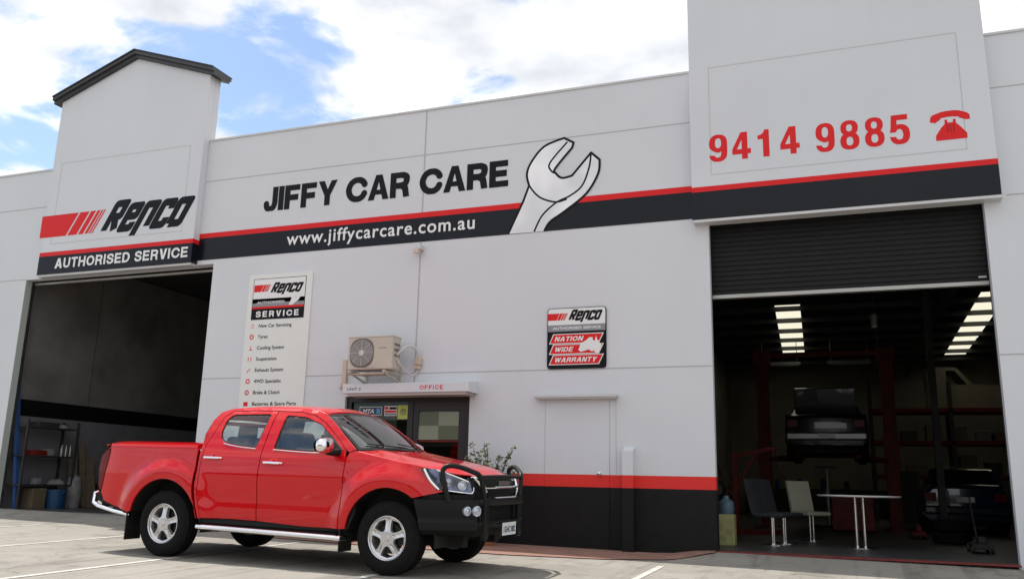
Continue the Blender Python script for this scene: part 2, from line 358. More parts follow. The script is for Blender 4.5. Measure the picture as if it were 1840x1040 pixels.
def text(mb, txt, x0, x1, z0, z1, y, m, ref='H', offset=.0, shear=0, mp_=None):
    """lay a line of lettering on a plane: from x0 to x1, baseline z0, top of the reference letter z1"""
    k = (ref, offset)
    if k not in REF: v, _ = glyphs(ref, offset); REF[k] = (min(a[1] for a in v), max(a[1] for a in v))
    lo, hi = REF[k]; vs, fs = glyphs(txt, offset); a, b = min(v[0] for v in vs), max(v[0] for v in vs)
    mb.use(m); q = []
    for v in vs:
        z = (v[1]-lo)/(hi-lo)*(z1-z0); x = x0+(v[0]-a)/(b-a)*(x1-x0-shear*(z1-z0)); q.append((x+shear*z, z0+z))
    mb.add([(mp_(*p) if mp_ else (p[0], y, p[1])) for p in q], fs); return mb
def leaf_cluster(mb, c, r, n, size, rnd):
    for _ in range(n):
        d = Vector((rnd.gauss(0, 1), rnd.gauss(0, 1), rnd.gauss(0, 1))).normalized()*r*rnd.random()**.5; p = Vector(c)+d
        a = Vector((rnd.uniform(-1, 1), rnd.uniform(-1, 1), rnd.uniform(-.6, .8))).normalized(); b = a.cross(Vector((rnd.random(), rnd.random(), rnd.random()))).normalized(); s = size*rnd.uniform(.6, 1.3)
        mb.add([p, p+a*s*.5+b*s*.28, p+a*s, p+a*s*.5-b*s*.28], [(0, 1, 2, 3)])
def ss(a, b, x):
    t = max(0, min(1, (x-a)/(b-a))); return t*t*(3-2*t)
ALPHA = {
 'A': ('P', [(0, 0), (.30, 1), (.56, 1), (.86, 0), (.61, 0), (.555, .21), (.305, .21), (.25, 0)], [(.355, .40), (.505, .40), (.43, .72)], .86),
 'C': ([catm([(.79, .66), (.68, .82), (.46, .89), (.22, .78), (.11, .50), (.22, .22), (.46, .11), (.68, .18), (.79, .36)], 5)], .88),
 'D': ([[(.11, 0), (.11, .89)]+catm([(.11, .89), (.42, .89), (.62, .76), (.70, .50), (.62, .24), (.42, .11), (.11, .11)], 4)], .80),
 'E': ([[(.11, 0), (.11, 1)], [(.11, .89), (.68, .89)], [(.11, .51), (.64, .51)], [(.11, .11), (.70, .11)]], .72),
 'F': ([[(.11, 0), (.11, 1)], [(.11, .89), (.66, .89)], [(.11, .48), (.60, .48)]], .68),
 'G': ([catm([(.79, .68), (.68, .82), (.46, .89), (.22, .78), (.11, .50), (.22, .22), (.44, .11), (.62, .16), (.76, .30)], 5), [(.74, 0), (.74, .45)], [(.48, .44), (.84, .44)]], .88),
 'H': ([[(.11, 0), (.11, 1)], [(.67, 0), (.67, 1)], [(.11, .51), (.67, .51)]], .78),
 'I': ([[(.11, 0), (.11, 1)]], .22),
 'J': ([[(.50, 1), (.50, .34)]+catm([(.50, .34), (.44, .15), (.29, .09), (.15, .16), (.11, .36)], 4)[1:]], .61),
 'N': ('P', [(0, 0), (0, 1), (.24, 1), (.56, .42), (.56, 1), (.78, 1), (.78, 0), (.55, 0), (.22, .60), (.22, 0)], None, .78),
 'O': ([catm([(.45, .89), (.20, .78), (.11, .50), (.20, .22), (.45, .11), (.70, .22), (.79, .50), (.70, .78)], 5, True)], .90),
 'R': ([[(.11, 0), (.11, 1)], [(.11, .89), (.46, .89)]+catm([(.46, .89), (.63, .82), (.65, .68), (.60, .53), (.44, .47)], 4)[1:]+[(.11, .47)], [(.46, .46), (.60, .36), (.66, 0)]], .79),
 'S': ([catm([(.67, .68), (.60, .84), (.38, .90), (.16, .81), (.15, .63), (.38, .52), (.62, .42), (.66, .22), (.46, .10), (.22, .12), (.10, .30)], 5)], .77),
 'T': ([[(.36, 0), (.36, 1)], [(0, .89), (.72, .89)]], .72),
 'U': ([[(.11, 1), (.11, .36)]+catm([(.11, .36), (.18, .16), (.39, .10), (.60, .16), (.67, .36)], 4)[1:]+[(.67, 1)]], .78),
 'V': ('P', [(0, 1), (.24, 1), (.39, .32), (.54, 1), (.78, 1), (.51, 0), (.27, 0)], None, .78),
 'W': ([[(.08, 1), (.28, .04)], [(.32, .04), (.52, .94)], [(.54, .94), (.74, .04)], [(.78, .04), (.98, 1)]], 1.06),
 'Y': ('P', [(0, 1), (.26, 1), (.41, .64), (.56, 1), (.82, 1), (.53, .39), (.53, 0), (.29, 0), (.29, .39)], None, .82)}
def bold(mb, txt, x0, x1, z0, z1, y, m, w=.22, gap=.09, space=.32, shear=0, wd=1.0):
    """heavy grotesque capitals drawn with flat-ended strokes"""
    tot = sum(space if c == ' ' else ALPHA[c][-1]+gap for c in txt)-gap; h = z1-z0; k = (x1-x0-shear*h)/tot; a = 0; mb.use(m)
    for c in txt:
        if c == ' ': a += space; continue
        mpp = lambda p: (x0+k*(a+p[0])+shear*h*p[1], z0+h*p[1])
        if ALPHA[c][0] == 'P': _, q, ho, adv = ALPHA[c]; flat(mb, [[mpp(p) for p in q]], y, [[mpp(p) for p in ho]] if ho else ()); a += adv+gap; continue
        pl, adv = ALPHA[c]; pol = []
        for q in pl:
            if c == 'O': q = q+[q[0]]
            for s_ in stroke(q, w): pol.append([(x0+k*(a+p[0])+shear*h*min(1, max(0, p[1])), z0+h*min(1, max(0, p[1]))) for p in s_])
        flat(mb, pol, y); a += adv+gap
    return mb
# ================================================================== GROUND
def gz(x, y):
    y = min(y, 13.0); g = -.015-.0119*(x+4.547)+.0168*(max(y, -3)-9.347) if abs(x) < 60 else -.015-.0119*(math.copysign(60, x)+4.547)+.0168*(max(y, -3)-9.347)
    lift = .08*ss(11.9, 12.78, y)*(1-ss(-9.6, -8.6, x)*(1-ss(-2.5, -1.8, x)))
    return g+lift
gm = MB(); xs = [-400, -150, -60, -30]+[-24+i*.5 for i in range(73)]+[16, 30, 60, 150, 400]; ys = [-400, -150, -60, -20, -3]+[i*.5 for i in range(0, 22)]+[10.9+i*.19 for i in range(11)]
vs = [(x, y, gz(x, y)) for x in xs for y in ys]; ny = len(ys)
gm.add(vs, [(i*ny+j, (i+1)*ny+j, (i+1)*ny+j+1, i*ny+j+1) for i in range(len(xs)-1) for j in range(ny-1)])
# behind the facade line and beyond
yb = ys[-1]
gm.add([(x, y, min(gz(x, yb), 0)-(.02 if y > yb+.01 else 0)-.3) for x in (-400, 400) for y in (yb, 400)], [(0, 2, 3, 1)])
o = gm.obj('ground', mat_='ground', smooth=True); o['kind'] = 'structure'; o['label'] = 'pale grey sealed car park in front of the workshop'

def on_ground(poly, h, name, m, step=.4, kind='structure'):
    vs, fs = cdt([poly], step=step); b = MB(); b.add([(x, y, gz(x, y)+h) for x, y in vs], fs); o = b.obj(name, mat_=m, smooth=True); o['kind'] = kind; return o
def gline(a, b, w=.08):
    a, b = Vector(a), Vector(b); d = (b-a).normalized()*w/2; n = Vector((-d.y, d.x)); q = on_ground([tuple(a+n), tuple(a-n), tuple(b-n), tuple(b+n)], .005, 'parking_line', 'linepaint'); q['label'] = 'white painted parking bay line'
for x_ in (-12.55, -10.02, -7.46, -4.72, -2.2, .35): gline((x_, 5.6), (x_+.02, 11.15))
br = on_ground([(-8.6, 11.5), (-6.5, 11.25), (-4.2, 11.25), (-3.0, 11.5), (-2.3, 11.9), (-1.72, 12.6), (-1.72, 12.78), (-8.6, 12.78)], .012, 'brick_apron', 'brick', .3); br['label'] = 'strip of reddish brick paving along the foot of the wall'

# ================================================================== BUILDING
B = thing('workshop_building', 'pale grey precast workshop with two roller door bays and red and black stripes', 'building', (-6.3, 12.8, 0))
Y0, YP = 12.8, 12.63
def wallbox(x0, x1, z0, z1, y0=Y0, y1=12.95, m='wall', name='wall'):
    mb = MB(); mb.box(x0, y0, z0, x1, y1, z1); return mb.obj(name, B, m)
wallbox(-26, -15.72, -.3, 7.24); wallbox(-15.72, -11.33, 4.86, 7.24); wallbox(-11.33, -10.93, 4.88, 7.385)
# centre wall with the office doorway
mb = MB(); outer = [(-10.93, -.3), (-7.87, -.3), (-7.87, 2.33), (-5.56, 2.33), (-5.56, -.3), (-1.70, -.3), (-1.70, 7.385), (-10.93, 7.385)]
mb.prism(outer, lambda x, z: (x, Y0, z), lambda x, z: (x, 12.95, z)); mb.obj('wall', B, 'wallz', label='pale grey centre wall with red stripe and charcoal dado')
wallbox(-1.70, 2.02, 4.88, 7.36); wallbox(2.02, 9, -.3, 7.31)
# sealant joints
def strip(x0, x1, z0, z1, y, m='joint', name='panel_joint', t=.003):
    mb = MB(); mb.box(x0, y-t, z0, x1, y, z1); return mb.obj(name, B, m)
jb = MB()
for x0, x1, z in ((-26, -15.3, 6.43), (-11.3, -1.95, 6.55), (2.23, 9, 6.51), (-10.93, -1.70, 2.70), (2.02, 9, 2.75), (-26, -15.72, 4.87), (2.3, 9, 4.93)): jb.box(x0, Y0-.003, z-.008, x1, Y0, z+.008)
for x, z0, z1 in ((-6.57, 5.49, 7.385), (-6.57, 2.5, 4.96)): jb.box(x-.011, Y0-.004, z0, x+.011, Y0, z1)
jb.obj('panel_joint', B, 'joint')
# parapet flashing on the wall tops
for x0, x1, z in ((-26, -15.26, 7.24), (-11.3, -1.93, 7.385), (2.23, 9, 7.31)): fb = MB(); fb.box(x0, Y0-.02, z, x1, 12.98, z+.035); fb.obj('parapet_flashing', B, 'trim')
# left gabled pier
PL = [(-15.235, 4.885), (-11.325, 4.885), (-11.325, 8.74), (-13.25, 9.40), (-15.215, 8.70)]
mb = MB(); mb.prism(PL, lambda x, z: (x, YP, z), lambda x, z: (x, Y0-.001, z)); pl = mb.obj('pier', B, 'wall', label='projecting gabled pier above the left bay', bevel=.008)
mb = MB(); mb.prism([(-15.215, 7.25), (-11.325, 7.25), (-11.325, 8.74), (-13.25, 9.40), (-15.215, 8.70)], lambda x, z: (x, Y0, z), lambda x, z: (x, 12.94, z)); mb.obj('pier_back', pl, 'wall')
cp = MB()
def cap_run(a, p, b, ya, yb_):
    """stepped capping over a gable: a, apex p, b"""
    for w0, w1, y0, y1 in ((0, .06, ya+.05, yb_-.05), (.06, .13, ya, yb_), (.13, .15, ya-.025, yb_+.025)):
        q = [(a[0], a[1]+w0*1.06), (p[0], p[1]+w0*1.06), (b[0], b[1]+w0*1.06), (b[0], b[1]+w1*1.06), (p[0], p[1]+w1*1.06), (a[0], a[1]+w1*1.06)]
        cp.prism(q, lambda x, z: (x, y0, z), lambda x, z: (x, y1, z))
cap_run((-15.37, 8.645), (-13.25, 9.40), (-11.17, 8.69), 12.50, 13.06)
cp.obj('roof_cap', pl, 'cap', label='dark metal capping along the gable')
# right tall pier
PR = [(-1.915, 4.885), (2.215, 4.885), (2.19, 8.98), (.14, 9.66), (-1.915, 8.98)]
mb = MB(); mb.prism(PR, lambda x, z: (x, YP, z), lambda x, z: (x, Y0-.001, z)); pr = mb.obj('pier', B, 'wall', label='tall projecting pier above the right bay', bevel=.008)
mb = MB(); mb.prism([(-1.915, 7.4), (2.19, 7.4), (2.19, 8.98), (.14, 9.66), (-1.915, 8.98)], lambda x, z: (x, Y0, z), lambda x, z: (x, 12.94, z)); mb.obj('pier_back', pr, 'wall')
cp = MB(); cap_run((-2.0, 8.95), (.14, 9.66), (2.30, 8.94), 12.50, 13.06); cp.obj('roof_cap', pr, 'cap')
for pa, x0, x1, z0, z1 in ((pl, -14.98, -11.62, 5.53, 7.29), (pr, -1.62, 1.86, 5.58, 7.35)):
    gb = MB(); w = .012
    for a in ((x0, z0, x1, z0+w), (x0, z1-w, x1, z1), (x0, z0+w, x0+w, z1-w), (x1-w, z0+w, x1, z1-w)): gb.box(a[0], YP-.002, a[1], a[2], YP, a[3])
    gb.obj('panel_groove', pa, 'groove')
# stripes
def stripe(x0, x1, y, zb0, zb1, zr1, retx=None):
    k = MB(); k.box(x0, y-.006, zb0, x1, y, zb1)
    r_ = MB(); r_.box(x0, y-.006, zb1, x1, y, zr1)
    if retx: k.box(retx, YP, zb0, retx+.006, Y0-.006, zb1); r_.box(retx, YP, zb1, retx+.006, Y0-.006, zr1)
    k.obj('black_band', B, 'black_sign'); r_.obj('red_stripe', B, 'red_sign')
stripe(-11.319, -1.92, Y0, 4.965, 5.40, 5.495); stripe(-15.235, -11.325, YP, 4.89, 5.275, 5.36, retx=-11.325); stripe(-1.915, 2.215, YP, 4.89, 5.325, 5.405)
lb = MB(); lb.box(-1.90, 12.615, 4.845, 2.225, Y0-.002, 4.885); lb.obj('lintel_flashing', B, 'trim'); lb = MB(); lb.box(-15.23, 12.64, 4.85, -11.34, Y0-.002, 4.885); lb.obj('lintel_flashing', B, 'trim')

# ---- personnel door, ledge, downpipe box
mb = MB(); mb.box(-4.265, Y0-.012, .03, -3.255, Y0, 2.245); dr = mb.obj('door', B, 'wallz', label='flush painted personnel door', bevel=.004)
for x in (-4.275, -3.255, -3.155): mb = MB(); mb.box(x, Y0-.003, 1.12, x+.009, Y0, 2.235); mb.obj('door_gap', dr, 'groove')

mb = MB(); mb.lathe([(0, -.0), (.03, 0), (.03, .012), (.012, .014), (.012, .045), (.026, .05), (.026, .07), (0, .075)], 16, Matrix.Translation((-3.40, Y0-.012, 1.12)) @ Matrix.Rotation(R(90), 4, 'X')); mb.obj('handle', dr, 'steel', smooth=True)
mb = MB(); mb.box(-4.42, 12.64, 2.255, -3.11, Y0, 2.30); mb.box(-4.40, 12.66, 2.235, -3.13, Y0, 2.255); mb.obj('door_ledge', B, 'trim', bevel=.004)
mb = MB(); mb.prism([(12.64, .0), (12.8, .0), (12.8, 1.53), (12.64, 1.46)], lambda y, z: (-3.025, y, z), lambda y, z: (-2.862, y, z)); mb.obj('service_box', B, 'wallz', label='boxed service riser painted with the wall', bevel=.004)

# ---- office entrance
mb = MB(); D0, D1 = 12.86, 12.94
for a in ((-7.87, .03, -7.78, 2.33), (-5.65, .03, -5.56, 2.33), (-7.78, 2.24, -5.65, 2.33), (-6.70, .03, -6.60, 2.24)): mb.box(a[0], D0, a[1], a[2], D1, a[3])
of = mb.obj('office_entrance', B, 'alu', label='dark framed office door and side window', bevel=.004)
mb = MB()
for a in ((-6.60, .03, -6.50, 2.24), (-5.77, .03, -5.65, 2.24), (-6.50, 2.09, -5.77, 2.24), (-6.50, .03, -5.77, .25), (-6.50, .98, -5.77, 1.08)): mb.box(a[0], D0+.015, a[1], a[2], D1-.01, a[3])
od = mb.obj('door', of, 'alu')
mb = MB(); mb.box(-7.78, 12.90, .1, -6.70, 12.906, 2.24); mb.obj('window_pane', of, 'doorglass')
mb = MB(); mb.box(-6.50, 12.90, .25, -5.77, 12.906, 2.09); mb.obj('door_pane', of, 'doorglass')
mb = MB(); mx_, mz = -6.14, 1.845
for x0, x1, z0, z1, m in ((-6.50, mx_, mz, 2.07, 'film2'), (mx_, -5.78, mz, 2.07, 'film1'), (-6.50, mx_, 1.62, mz, 'film1'), (mx_, -5.78, 1.62, mz, 'film2')): mb.use(m).box(x0, 12.893, z0, x1, 12.897, z1)
mb.use('redsteel').box(-6.50, 12.893, 1.585, -5.78, 12.897, 1.612); mb.obj('checker_film', of, label='two by two checkered film on the door glass')
mb = MB(); mb.box(-7.78, 12.965, .3, -6.95, 12.972, 2.2); mb.obj('window_blind', of, 'office')
rm = MB(); rm.use('alu').box(-7.9, 14.2, 0, -5.5, 14.25, 2.6); rm.box(-7.95, 12.96, 0, -7.9, 14.25, 2.6); rm.box(-5.5, 12.96, 0, -5.45, 14.25, 2.6); rm.box(-7.9, 12.96, 2.4, -5.5, 14.2, 2.45); rm.obj('office_lobby', B)
# canopy box above the office
mb = MB(); mb.prism([(12.42, 2.345), (12.80, 2.345), (12.80, 2.54), (12.42, 2.50)], lambda y, z: (-7.70, y, z), lambda y, z: (-5.42, y, z)); cn = mb.obj('door_canopy', B, 'wall', bevel=.006)
mb = MB(); mb.box(-7.62, 12.44, 2.30, -5.47, 12.80, 2.345); mb.obj('canopy_trim', cn, mat('canopy_soffit', (.40, .33, .32), .6))
s = MB(); bold(s, 'OFFICE', -6.275, -5.86, 2.385, 2.455, 12.417, 'red_sign', w=.16, gap=.2); tag(s.obj('office_lettering'), 'small red OFFICE lettering on the canopy over the dark door', 'lettering')
s = MB(); text(s, 'UNIT 3', -7.61, -7.36, 2.39, 2.435, 12.417, 'letter_black'); tag(s.obj('unit_lettering'), 'tiny black UNIT lettering at the left end of the door canopy', 'lettering')

# ---- right roller door
mb = MB(); prof = []; z = 3.80
while z < 4.95: prof += [(13.05, z), (13.05, z+.045), (13.062, z+.052), (13.062, z+.068), (13.05, z+.075)]; z += .076
prof = [p for i, p in enumerate(prof) if i == 0 or math.dist(p, prof[i-1]) > .0015]
mb.add([(x, y, z) for x in (-1.78, 2.10) for y, z in prof], [(i, i+1, len(prof)+i+1, len(prof)+i) for i in range(len(prof)-1)]); rd = mb.obj('roller_door', B, 'shutter', solid=.004, label='charcoal roller door half raised over the right bay')
mb = MB(); mb.box(-1.78, 13.025, 3.755, 2.10, 13.085, 3.80); mb.box(-1.78, 13.01, 3.745, 2.10, 13.1, 3.757); mb.obj('bottom_rail', rd, 'rail')
mb = MB(); mb.box(1.90, 13.03, 3.85, 2.0, 13.046, 3.872); mb.obj('maker_plate', rd, 'trim')
mb = MB()
for x in (-1.78, 2.02): mb = MB(); mb.box(x, 12.96, .1, x+.08, 13.02, 4.9); mb.obj('door_guide', rd, 'darksteel')
# ---- left roller door, fully rolled up
mb = MB(); mb.lathe([(0, 0), (.24, 0), (.24, 4.9), (0, 4.9)], 24, Matrix.Translation((-15.78, 13.3, 5.15)) @ Matrix.Rotation(R(90), 4, 'Y')); r2 = mb.obj('roller_door', B, 'shutter', smooth=True, label='roller door rolled fully up over the left bay')
mb = MB(); mb.box(-15.72, 13.02, 4.795, -10.93, 13.07, 4.835); mb.box(-15.72, 12.952, 4.86, -10.93, 12.975, 4.95); mb.obj('bottom_rail', r2, 'rail')
for x in (-15.745, -10.95): mb = MB(); mb.box(x, 12.955, .2, x+.045, 13.02, 4.79); mb.obj('door_guide', r2, 'darksteel')
mb = MB(); mb.box(-15.72, 12.803, .15, -15.712, 12.948, 4.858); mb.obj('door_reveal', B, 'reveal')

# ---- interiors
mb = MB(); mb.box(-15.98, 13.0, -.1, -15.93, 25, 5.6); w = w_left = mb.obj('side_wall', B, 'concrete', label='dark bare concrete side wall inside the left bay')
mb = MB(); mb.box(-15.93, 13.0, 2.10, -15.92, 25, 2.44); mb.obj('wall_band', w, 'blackband', label='black band painted along the side wall')
mb = MB(); mb.box(-15.93, 13.0, .2, -15.925, 25, 2.10); mb.obj('lower_wall', w, 'lowwall')
mb = MB(); mb.box(-15.93, 24.95, -.1, -9.9, 25, 5.6); mb.obj('back_wall', B, 'concrete')
mb = MB(); mb.box(-9.95, 13.0, -.1, -9.9, 24.95, 5.6); mb.obj('side_wall', B, 'concrete')
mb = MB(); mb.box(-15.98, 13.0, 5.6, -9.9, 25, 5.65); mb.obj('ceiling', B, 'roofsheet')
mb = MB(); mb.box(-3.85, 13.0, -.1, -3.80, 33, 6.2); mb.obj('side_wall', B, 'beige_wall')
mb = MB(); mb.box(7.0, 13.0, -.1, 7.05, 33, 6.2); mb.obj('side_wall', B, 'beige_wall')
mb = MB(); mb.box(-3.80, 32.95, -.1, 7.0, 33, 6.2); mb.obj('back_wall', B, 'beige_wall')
# front inner skin beside the bay
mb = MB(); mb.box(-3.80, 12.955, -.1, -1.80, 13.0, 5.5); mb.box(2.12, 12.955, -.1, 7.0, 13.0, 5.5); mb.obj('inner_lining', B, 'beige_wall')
# roof over the right bay with openings for translucent sheets
CZ = 5.42; rf = MB(); sk = []
def quad(x0, x1, y0, y1): return [(x0, y0), (x1, y0), (x1, y1), (x0, y1)]
holes = [[(-1.36, 22.0), (-.76, 22.0), (-1.0, 31.2), (-1.70, 31.2)][:], [(3.17, 21.6), (3.75, 21.6), (4.0, 31.6), (3.37, 31.6)]]
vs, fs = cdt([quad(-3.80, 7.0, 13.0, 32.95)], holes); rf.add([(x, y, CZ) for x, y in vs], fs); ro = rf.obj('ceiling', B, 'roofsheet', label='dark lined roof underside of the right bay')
for h in holes:
    b = MB(); b.add([(x, y, CZ+.02) for x, y in h], [(0, 1, 2, 3)]); b.obj('skylight', ro, 'skylight')
mb = MB(); yy = 14.0
while yy < 32.5: mb.box(-3.80, yy, CZ-.13, 7.0, yy+.06, CZ-.01); yy += 1.62
for x in (2.2,): mb.box(x, 13.1, CZ-.55, x+.12, 32.9, CZ-.205)
mb.obj('purlin', ro, 'purlin')
def gsheet(x0, x1, y0, y1, z, name, m, lab):
    b = MB(); b.box(x0, y0, z-.02, x1, y1, z); o = b.obj(name, mat_=m); o['kind'] = 'structure'; o['label'] = lab; return o
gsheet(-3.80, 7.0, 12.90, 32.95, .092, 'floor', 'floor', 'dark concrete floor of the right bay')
gsheet(-15.93, -9.95, 12.90, 24.95, .235, 'floor', 'floor', 'dark concrete floor of the left bay')
gsheet(-1.70, 2.02, 12.74, 12.90, .097, 'threshold', 'redline', 'worn red threshold strip under the right roller door')

# ================================================================== SIGNS
def repco_glyph(ch):
    P = {'R': [[(0, 0), (0, 1.02), (.46, 1.02), (.46, .52), (.12, .52)], [(.24, .5), (.48, 0)]],
         'e': [[(.02, .47), (.44, .47), (.44, .86), (0, .86), (0, .02), (.44, .02), (.44, .24)]],
         'p': [[(0, -.3), (0, .86), (.46, .86), (.46, .02)]],
         'c': [[(.44, .60), (.44, .86), (0, .86), (0, .02), (.44, .02), (.44, .28)]],
         'o': [[(0, .02), (0, .86), (.46, .86), (.46, .02), (0, .02)]]}[ch]
    o = []
    for q in P: o += stroke(q, .29)
    return o
def repco(mb, x0, x1, z0, z1, y, sh=.55):
    """bold slanted wordmark: x0..x1 overall, baseline z0, top z1"""
    mb.use('letter_black'); sc_ = (z1-z0); adv = [0, .80, 1.56, 2.34, 3.08]; tot = 3.08+.46+.27+sh
    k = (x1-x0)/tot
    for ch, a in zip('Repco', adv):
        pol = [[(x0+k*(.115+a+p[0]+sh*p[1]), z0+sc_*(p[1]*.88+.1)) for p in q] for q in repco_glyph(ch)]; flat(mb, pol, y)
def flag(mb, x0, x1, z0, z1, y, sh=.28):
    """red block breaking into slanted bars"""
    mb.use('red_sign'); w = x1-x0-sh; h = z1-z0
    cuts = [0, .50, .53, .70, .73, .82, .85, .905, .925, .955, .975, 1.0]
    for i, (a, b) in enumerate(zip(cuts[::2], cuts[1::2])):
        s0 = 0 if i == 0 else sh
        mb.add([(x0+w*a, y, z0), (x0+w*b, y, z0), (x0+w*b+sh, y, z1), (x0+w*a+s0, y, z1)], [(0, 1, 2, 3)])
F1, F2 = YP-.003, Y0-.003
s = MB(); flag(s, -15.31, -13.60, 5.68, 6.15, F1); q = tag(s.obj('striped_flag_emblem'), 'red block breaking into slanted bars on the left pier', 'emblem')
s = MB(); repco(s, -13.66, -11.34, 5.64, 6.24, F1); tag(s.obj('slanted_wordmark'), 'black slanted Repco wordmark on the left gabled pier', 'lettering')
s = MB(); bold(s, 'AUTHORISED SERVICE', -14.77, -11.41, 5.0, 5.21, YP-.0085, 'white_sign', w=.19, gap=.11, space=.40); tag(s.obj('service_lettering'), 'white AUTHORISED SERVICE lettering on the black band of the left pier', 'lettering')
s = MB(); bold(s, 'JIFFY CAR CARE', -9.90, -4.975, 5.81, 6.28, Y0-.0055, 'letter_black', w=.245, gap=.06, space=.34); tag(s.obj('shop_name_lettering'), 'large black JIFFY CAR CARE lettering on the centre wall', 'lettering')
SPACING[0] = 1.12; s = MB(); text(s, 'www.jiffycarcare.com.au', -9.32, -5.57, 5.115, 5.275, Y0-.0085, 'white_sign', ref='x', offset=.014); SPACING[0] = 1.0; tag(s.obj('web_address_lettering'), 'white web address lettering on the black band of the centre wall', 'lettering')
s = MB()
def ell(cx_, cz_, rx, rz_, n=28, p=.85):
    return [(cx_+rx*math.copysign(abs(math.cos(t))**p, math.cos(t)), cz_+rz_*math.copysign(abs(math.sin(t))**p, math.sin(t))) for t in [2*math.pi*i/n for i in range(n)]]
def digit(ch):
    """heavy condensed numerals as outlines and counters in a unit box"""
    if ch == '1': return [[(.68, 1), (.68, 0), (.36, 0), (.36, .66), (.10, .66), (.10, .80), (.28, .83), (.40, .90), (.45, 1)]], []
    if ch == '4': return [[(.46, 1), (.80, 1), (.80, .37), (.97, .37), (.97, .19), (.80, .19), (.80, 0), (.50, 0), (.50, .19), (.0, .19), (.0, .38)]], [[(.50, .37), (.50, .72), (.24, .37)]]
    if ch == '8': return [ell(.5, .745, .44, .265), ell(.5, .285, .48, .295)], [ell(.5, .745, .15, .125), ell(.5, .28, .17, .15)]
    if ch == '9': return [ell(.5, .67, .48, .34), ell(.49, .31, .48, .32), [(.64, .30), (.975, .30), (.98, .67), (.64, .67)]], [ell(.5, .685, .165, .185), [(-.1, .25), (.30, .235), (.34, .17), (.47, .14), (.60, .17), (.655, .27), (.655, .37), (.55, .325), (.40, .34), (.20, .41), (.05, .52), (-.1, .52)]]
    return [[(.12, 1), (.90, 1), (.90, .82), (.38, .82), (.36, .63), (.30, .42), (.04, .42)], ell(.49, .33, .49, .345)], [[(-.1, .27), (.29, .25), (.34, .175), (.47, .14), (.61, .18), (.66, .32), (.61, .47), (.48, .52), (.36, .48), (.31, .41), (-.1, .41)]]
s.use('red_sign')
for txt, x0, x1, z0, z1 in (('9414', -1.64, -.30, 5.785, 6.215), ('9885', -.10, 1.18, 5.76, 6.20)):
    st = (x1-x0)/4
    for i, ch in enumerate(txt):
        k = st*.84; mpd = lambda q: [(x0+st*i*1.04+k*p[0], z0+(z1-z0)*p[1]) for p in q]; P_, H_ = digit(ch); flat(s, [mpd(q) for q in P_], F1, [mpd(q) for q in H_])
tag(s.obj('phone_number_lettering'), 'large red telephone number 9414 9885 on the tall right pier', 'lettering')
s = MB(); s.use('red_sign')
body = [(1.485, 5.745), (1.875, 5.745), (1.878, 5.82), (1.80, 5.93), (1.75, 5.985), (1.75, 6.045), (1.715, 6.045), (1.715, 6.00), (1.645, 6.00), (1.645, 6.045), (1.61, 6.045), (1.61, 5.985), (1.56, 5.93), (1.487, 5.82)]
hand = [(1.425, 6.03), (1.435, 6.10)]+catm([(1.46, 6.13), (1.57, 6.165), (1.68, 6.175), (1.79, 6.165), (1.89, 6.125)], 4)+[(1.925, 6.09), (1.93, 6.02), (1.87, 6.02), (1.80, 6.055)]+catm([(1.78, 6.075), (1.68, 6.085), (1.57, 6.075)], 3)+[(1.55, 6.05), (1.49, 6.01)]
dots = [[(cx_+.0085*math.cos(a*math.pi/4), cz_+.0085*math.sin(a*math.pi/4)) for a in range(8)] for cx_ in (1.64, 1.68, 1.72) for cz_ in (5.955, 5.925, 5.895, 5.865)]
flat(s, [body, hand], F1, dots); s.use('letter_black')
for d in dots: flat(s, [d], F1-.0005)
tag(s.obj('telephone_emblem'), 'red telephone picture beside the phone number on the right pier', 'emblem')
# spanner
OUT = [(-4.961, 4.97)]+[(-4.708, 5.508), (-4.608, 5.777)]+catm([(-4.608, 5.777), (-4.65, 5.974), (-4.58, 6.178), (-4.355, 6.435), (-4.009, 6.544)], 5)[1:]+[(-3.843, 6.443), (-3.869, 6.358)]+catm([(-3.869, 6.358), (-4.159, 6.025), (-4.14, 5.936), (-4.036, 5.849), (-3.866, 5.872)], 4)[1:]+[(-3.546, 6.233)]+catm([(-3.402, 6.095), (-3.429, 5.859), (-3.628, 5.539), (-3.997, 5.269), (-4.233, 5.121), (-4.334, 4.967)], 5)
s = MB(); flat(s, [OUT], Y0-.0095, m=mat('spanner_silver', (.66, .68, .71), .3, col2=(.92, .93, .95), vscale=1.7, detail=1))
ol = stroke(OUT, .038)
for q in (catm([(-4.506, 4.974), (-4.372, 5.235), (-4.134, 5.436), (-3.90, 5.53), (-3.696, 5.682), (-3.579, 5.978), (-3.546, 6.233)], 5), catm([(-4.605, 5.775), (-4.50, 5.63), (-4.36, 5.52), (-4.135, 5.446), (-3.95, 5.48)], 4), catm([(-3.95, 6.47), (-4.247, 6.14), (-4.23, 6.0), (-4.14, 5.936)], 4)): ol += stroke(q, .03)
flat(s, ol, Y0-.011, m='letter_black'); tag(s.obj('spanner_emblem'), 'silver open ended spanner picture crossing the red stripe', 'emblem')
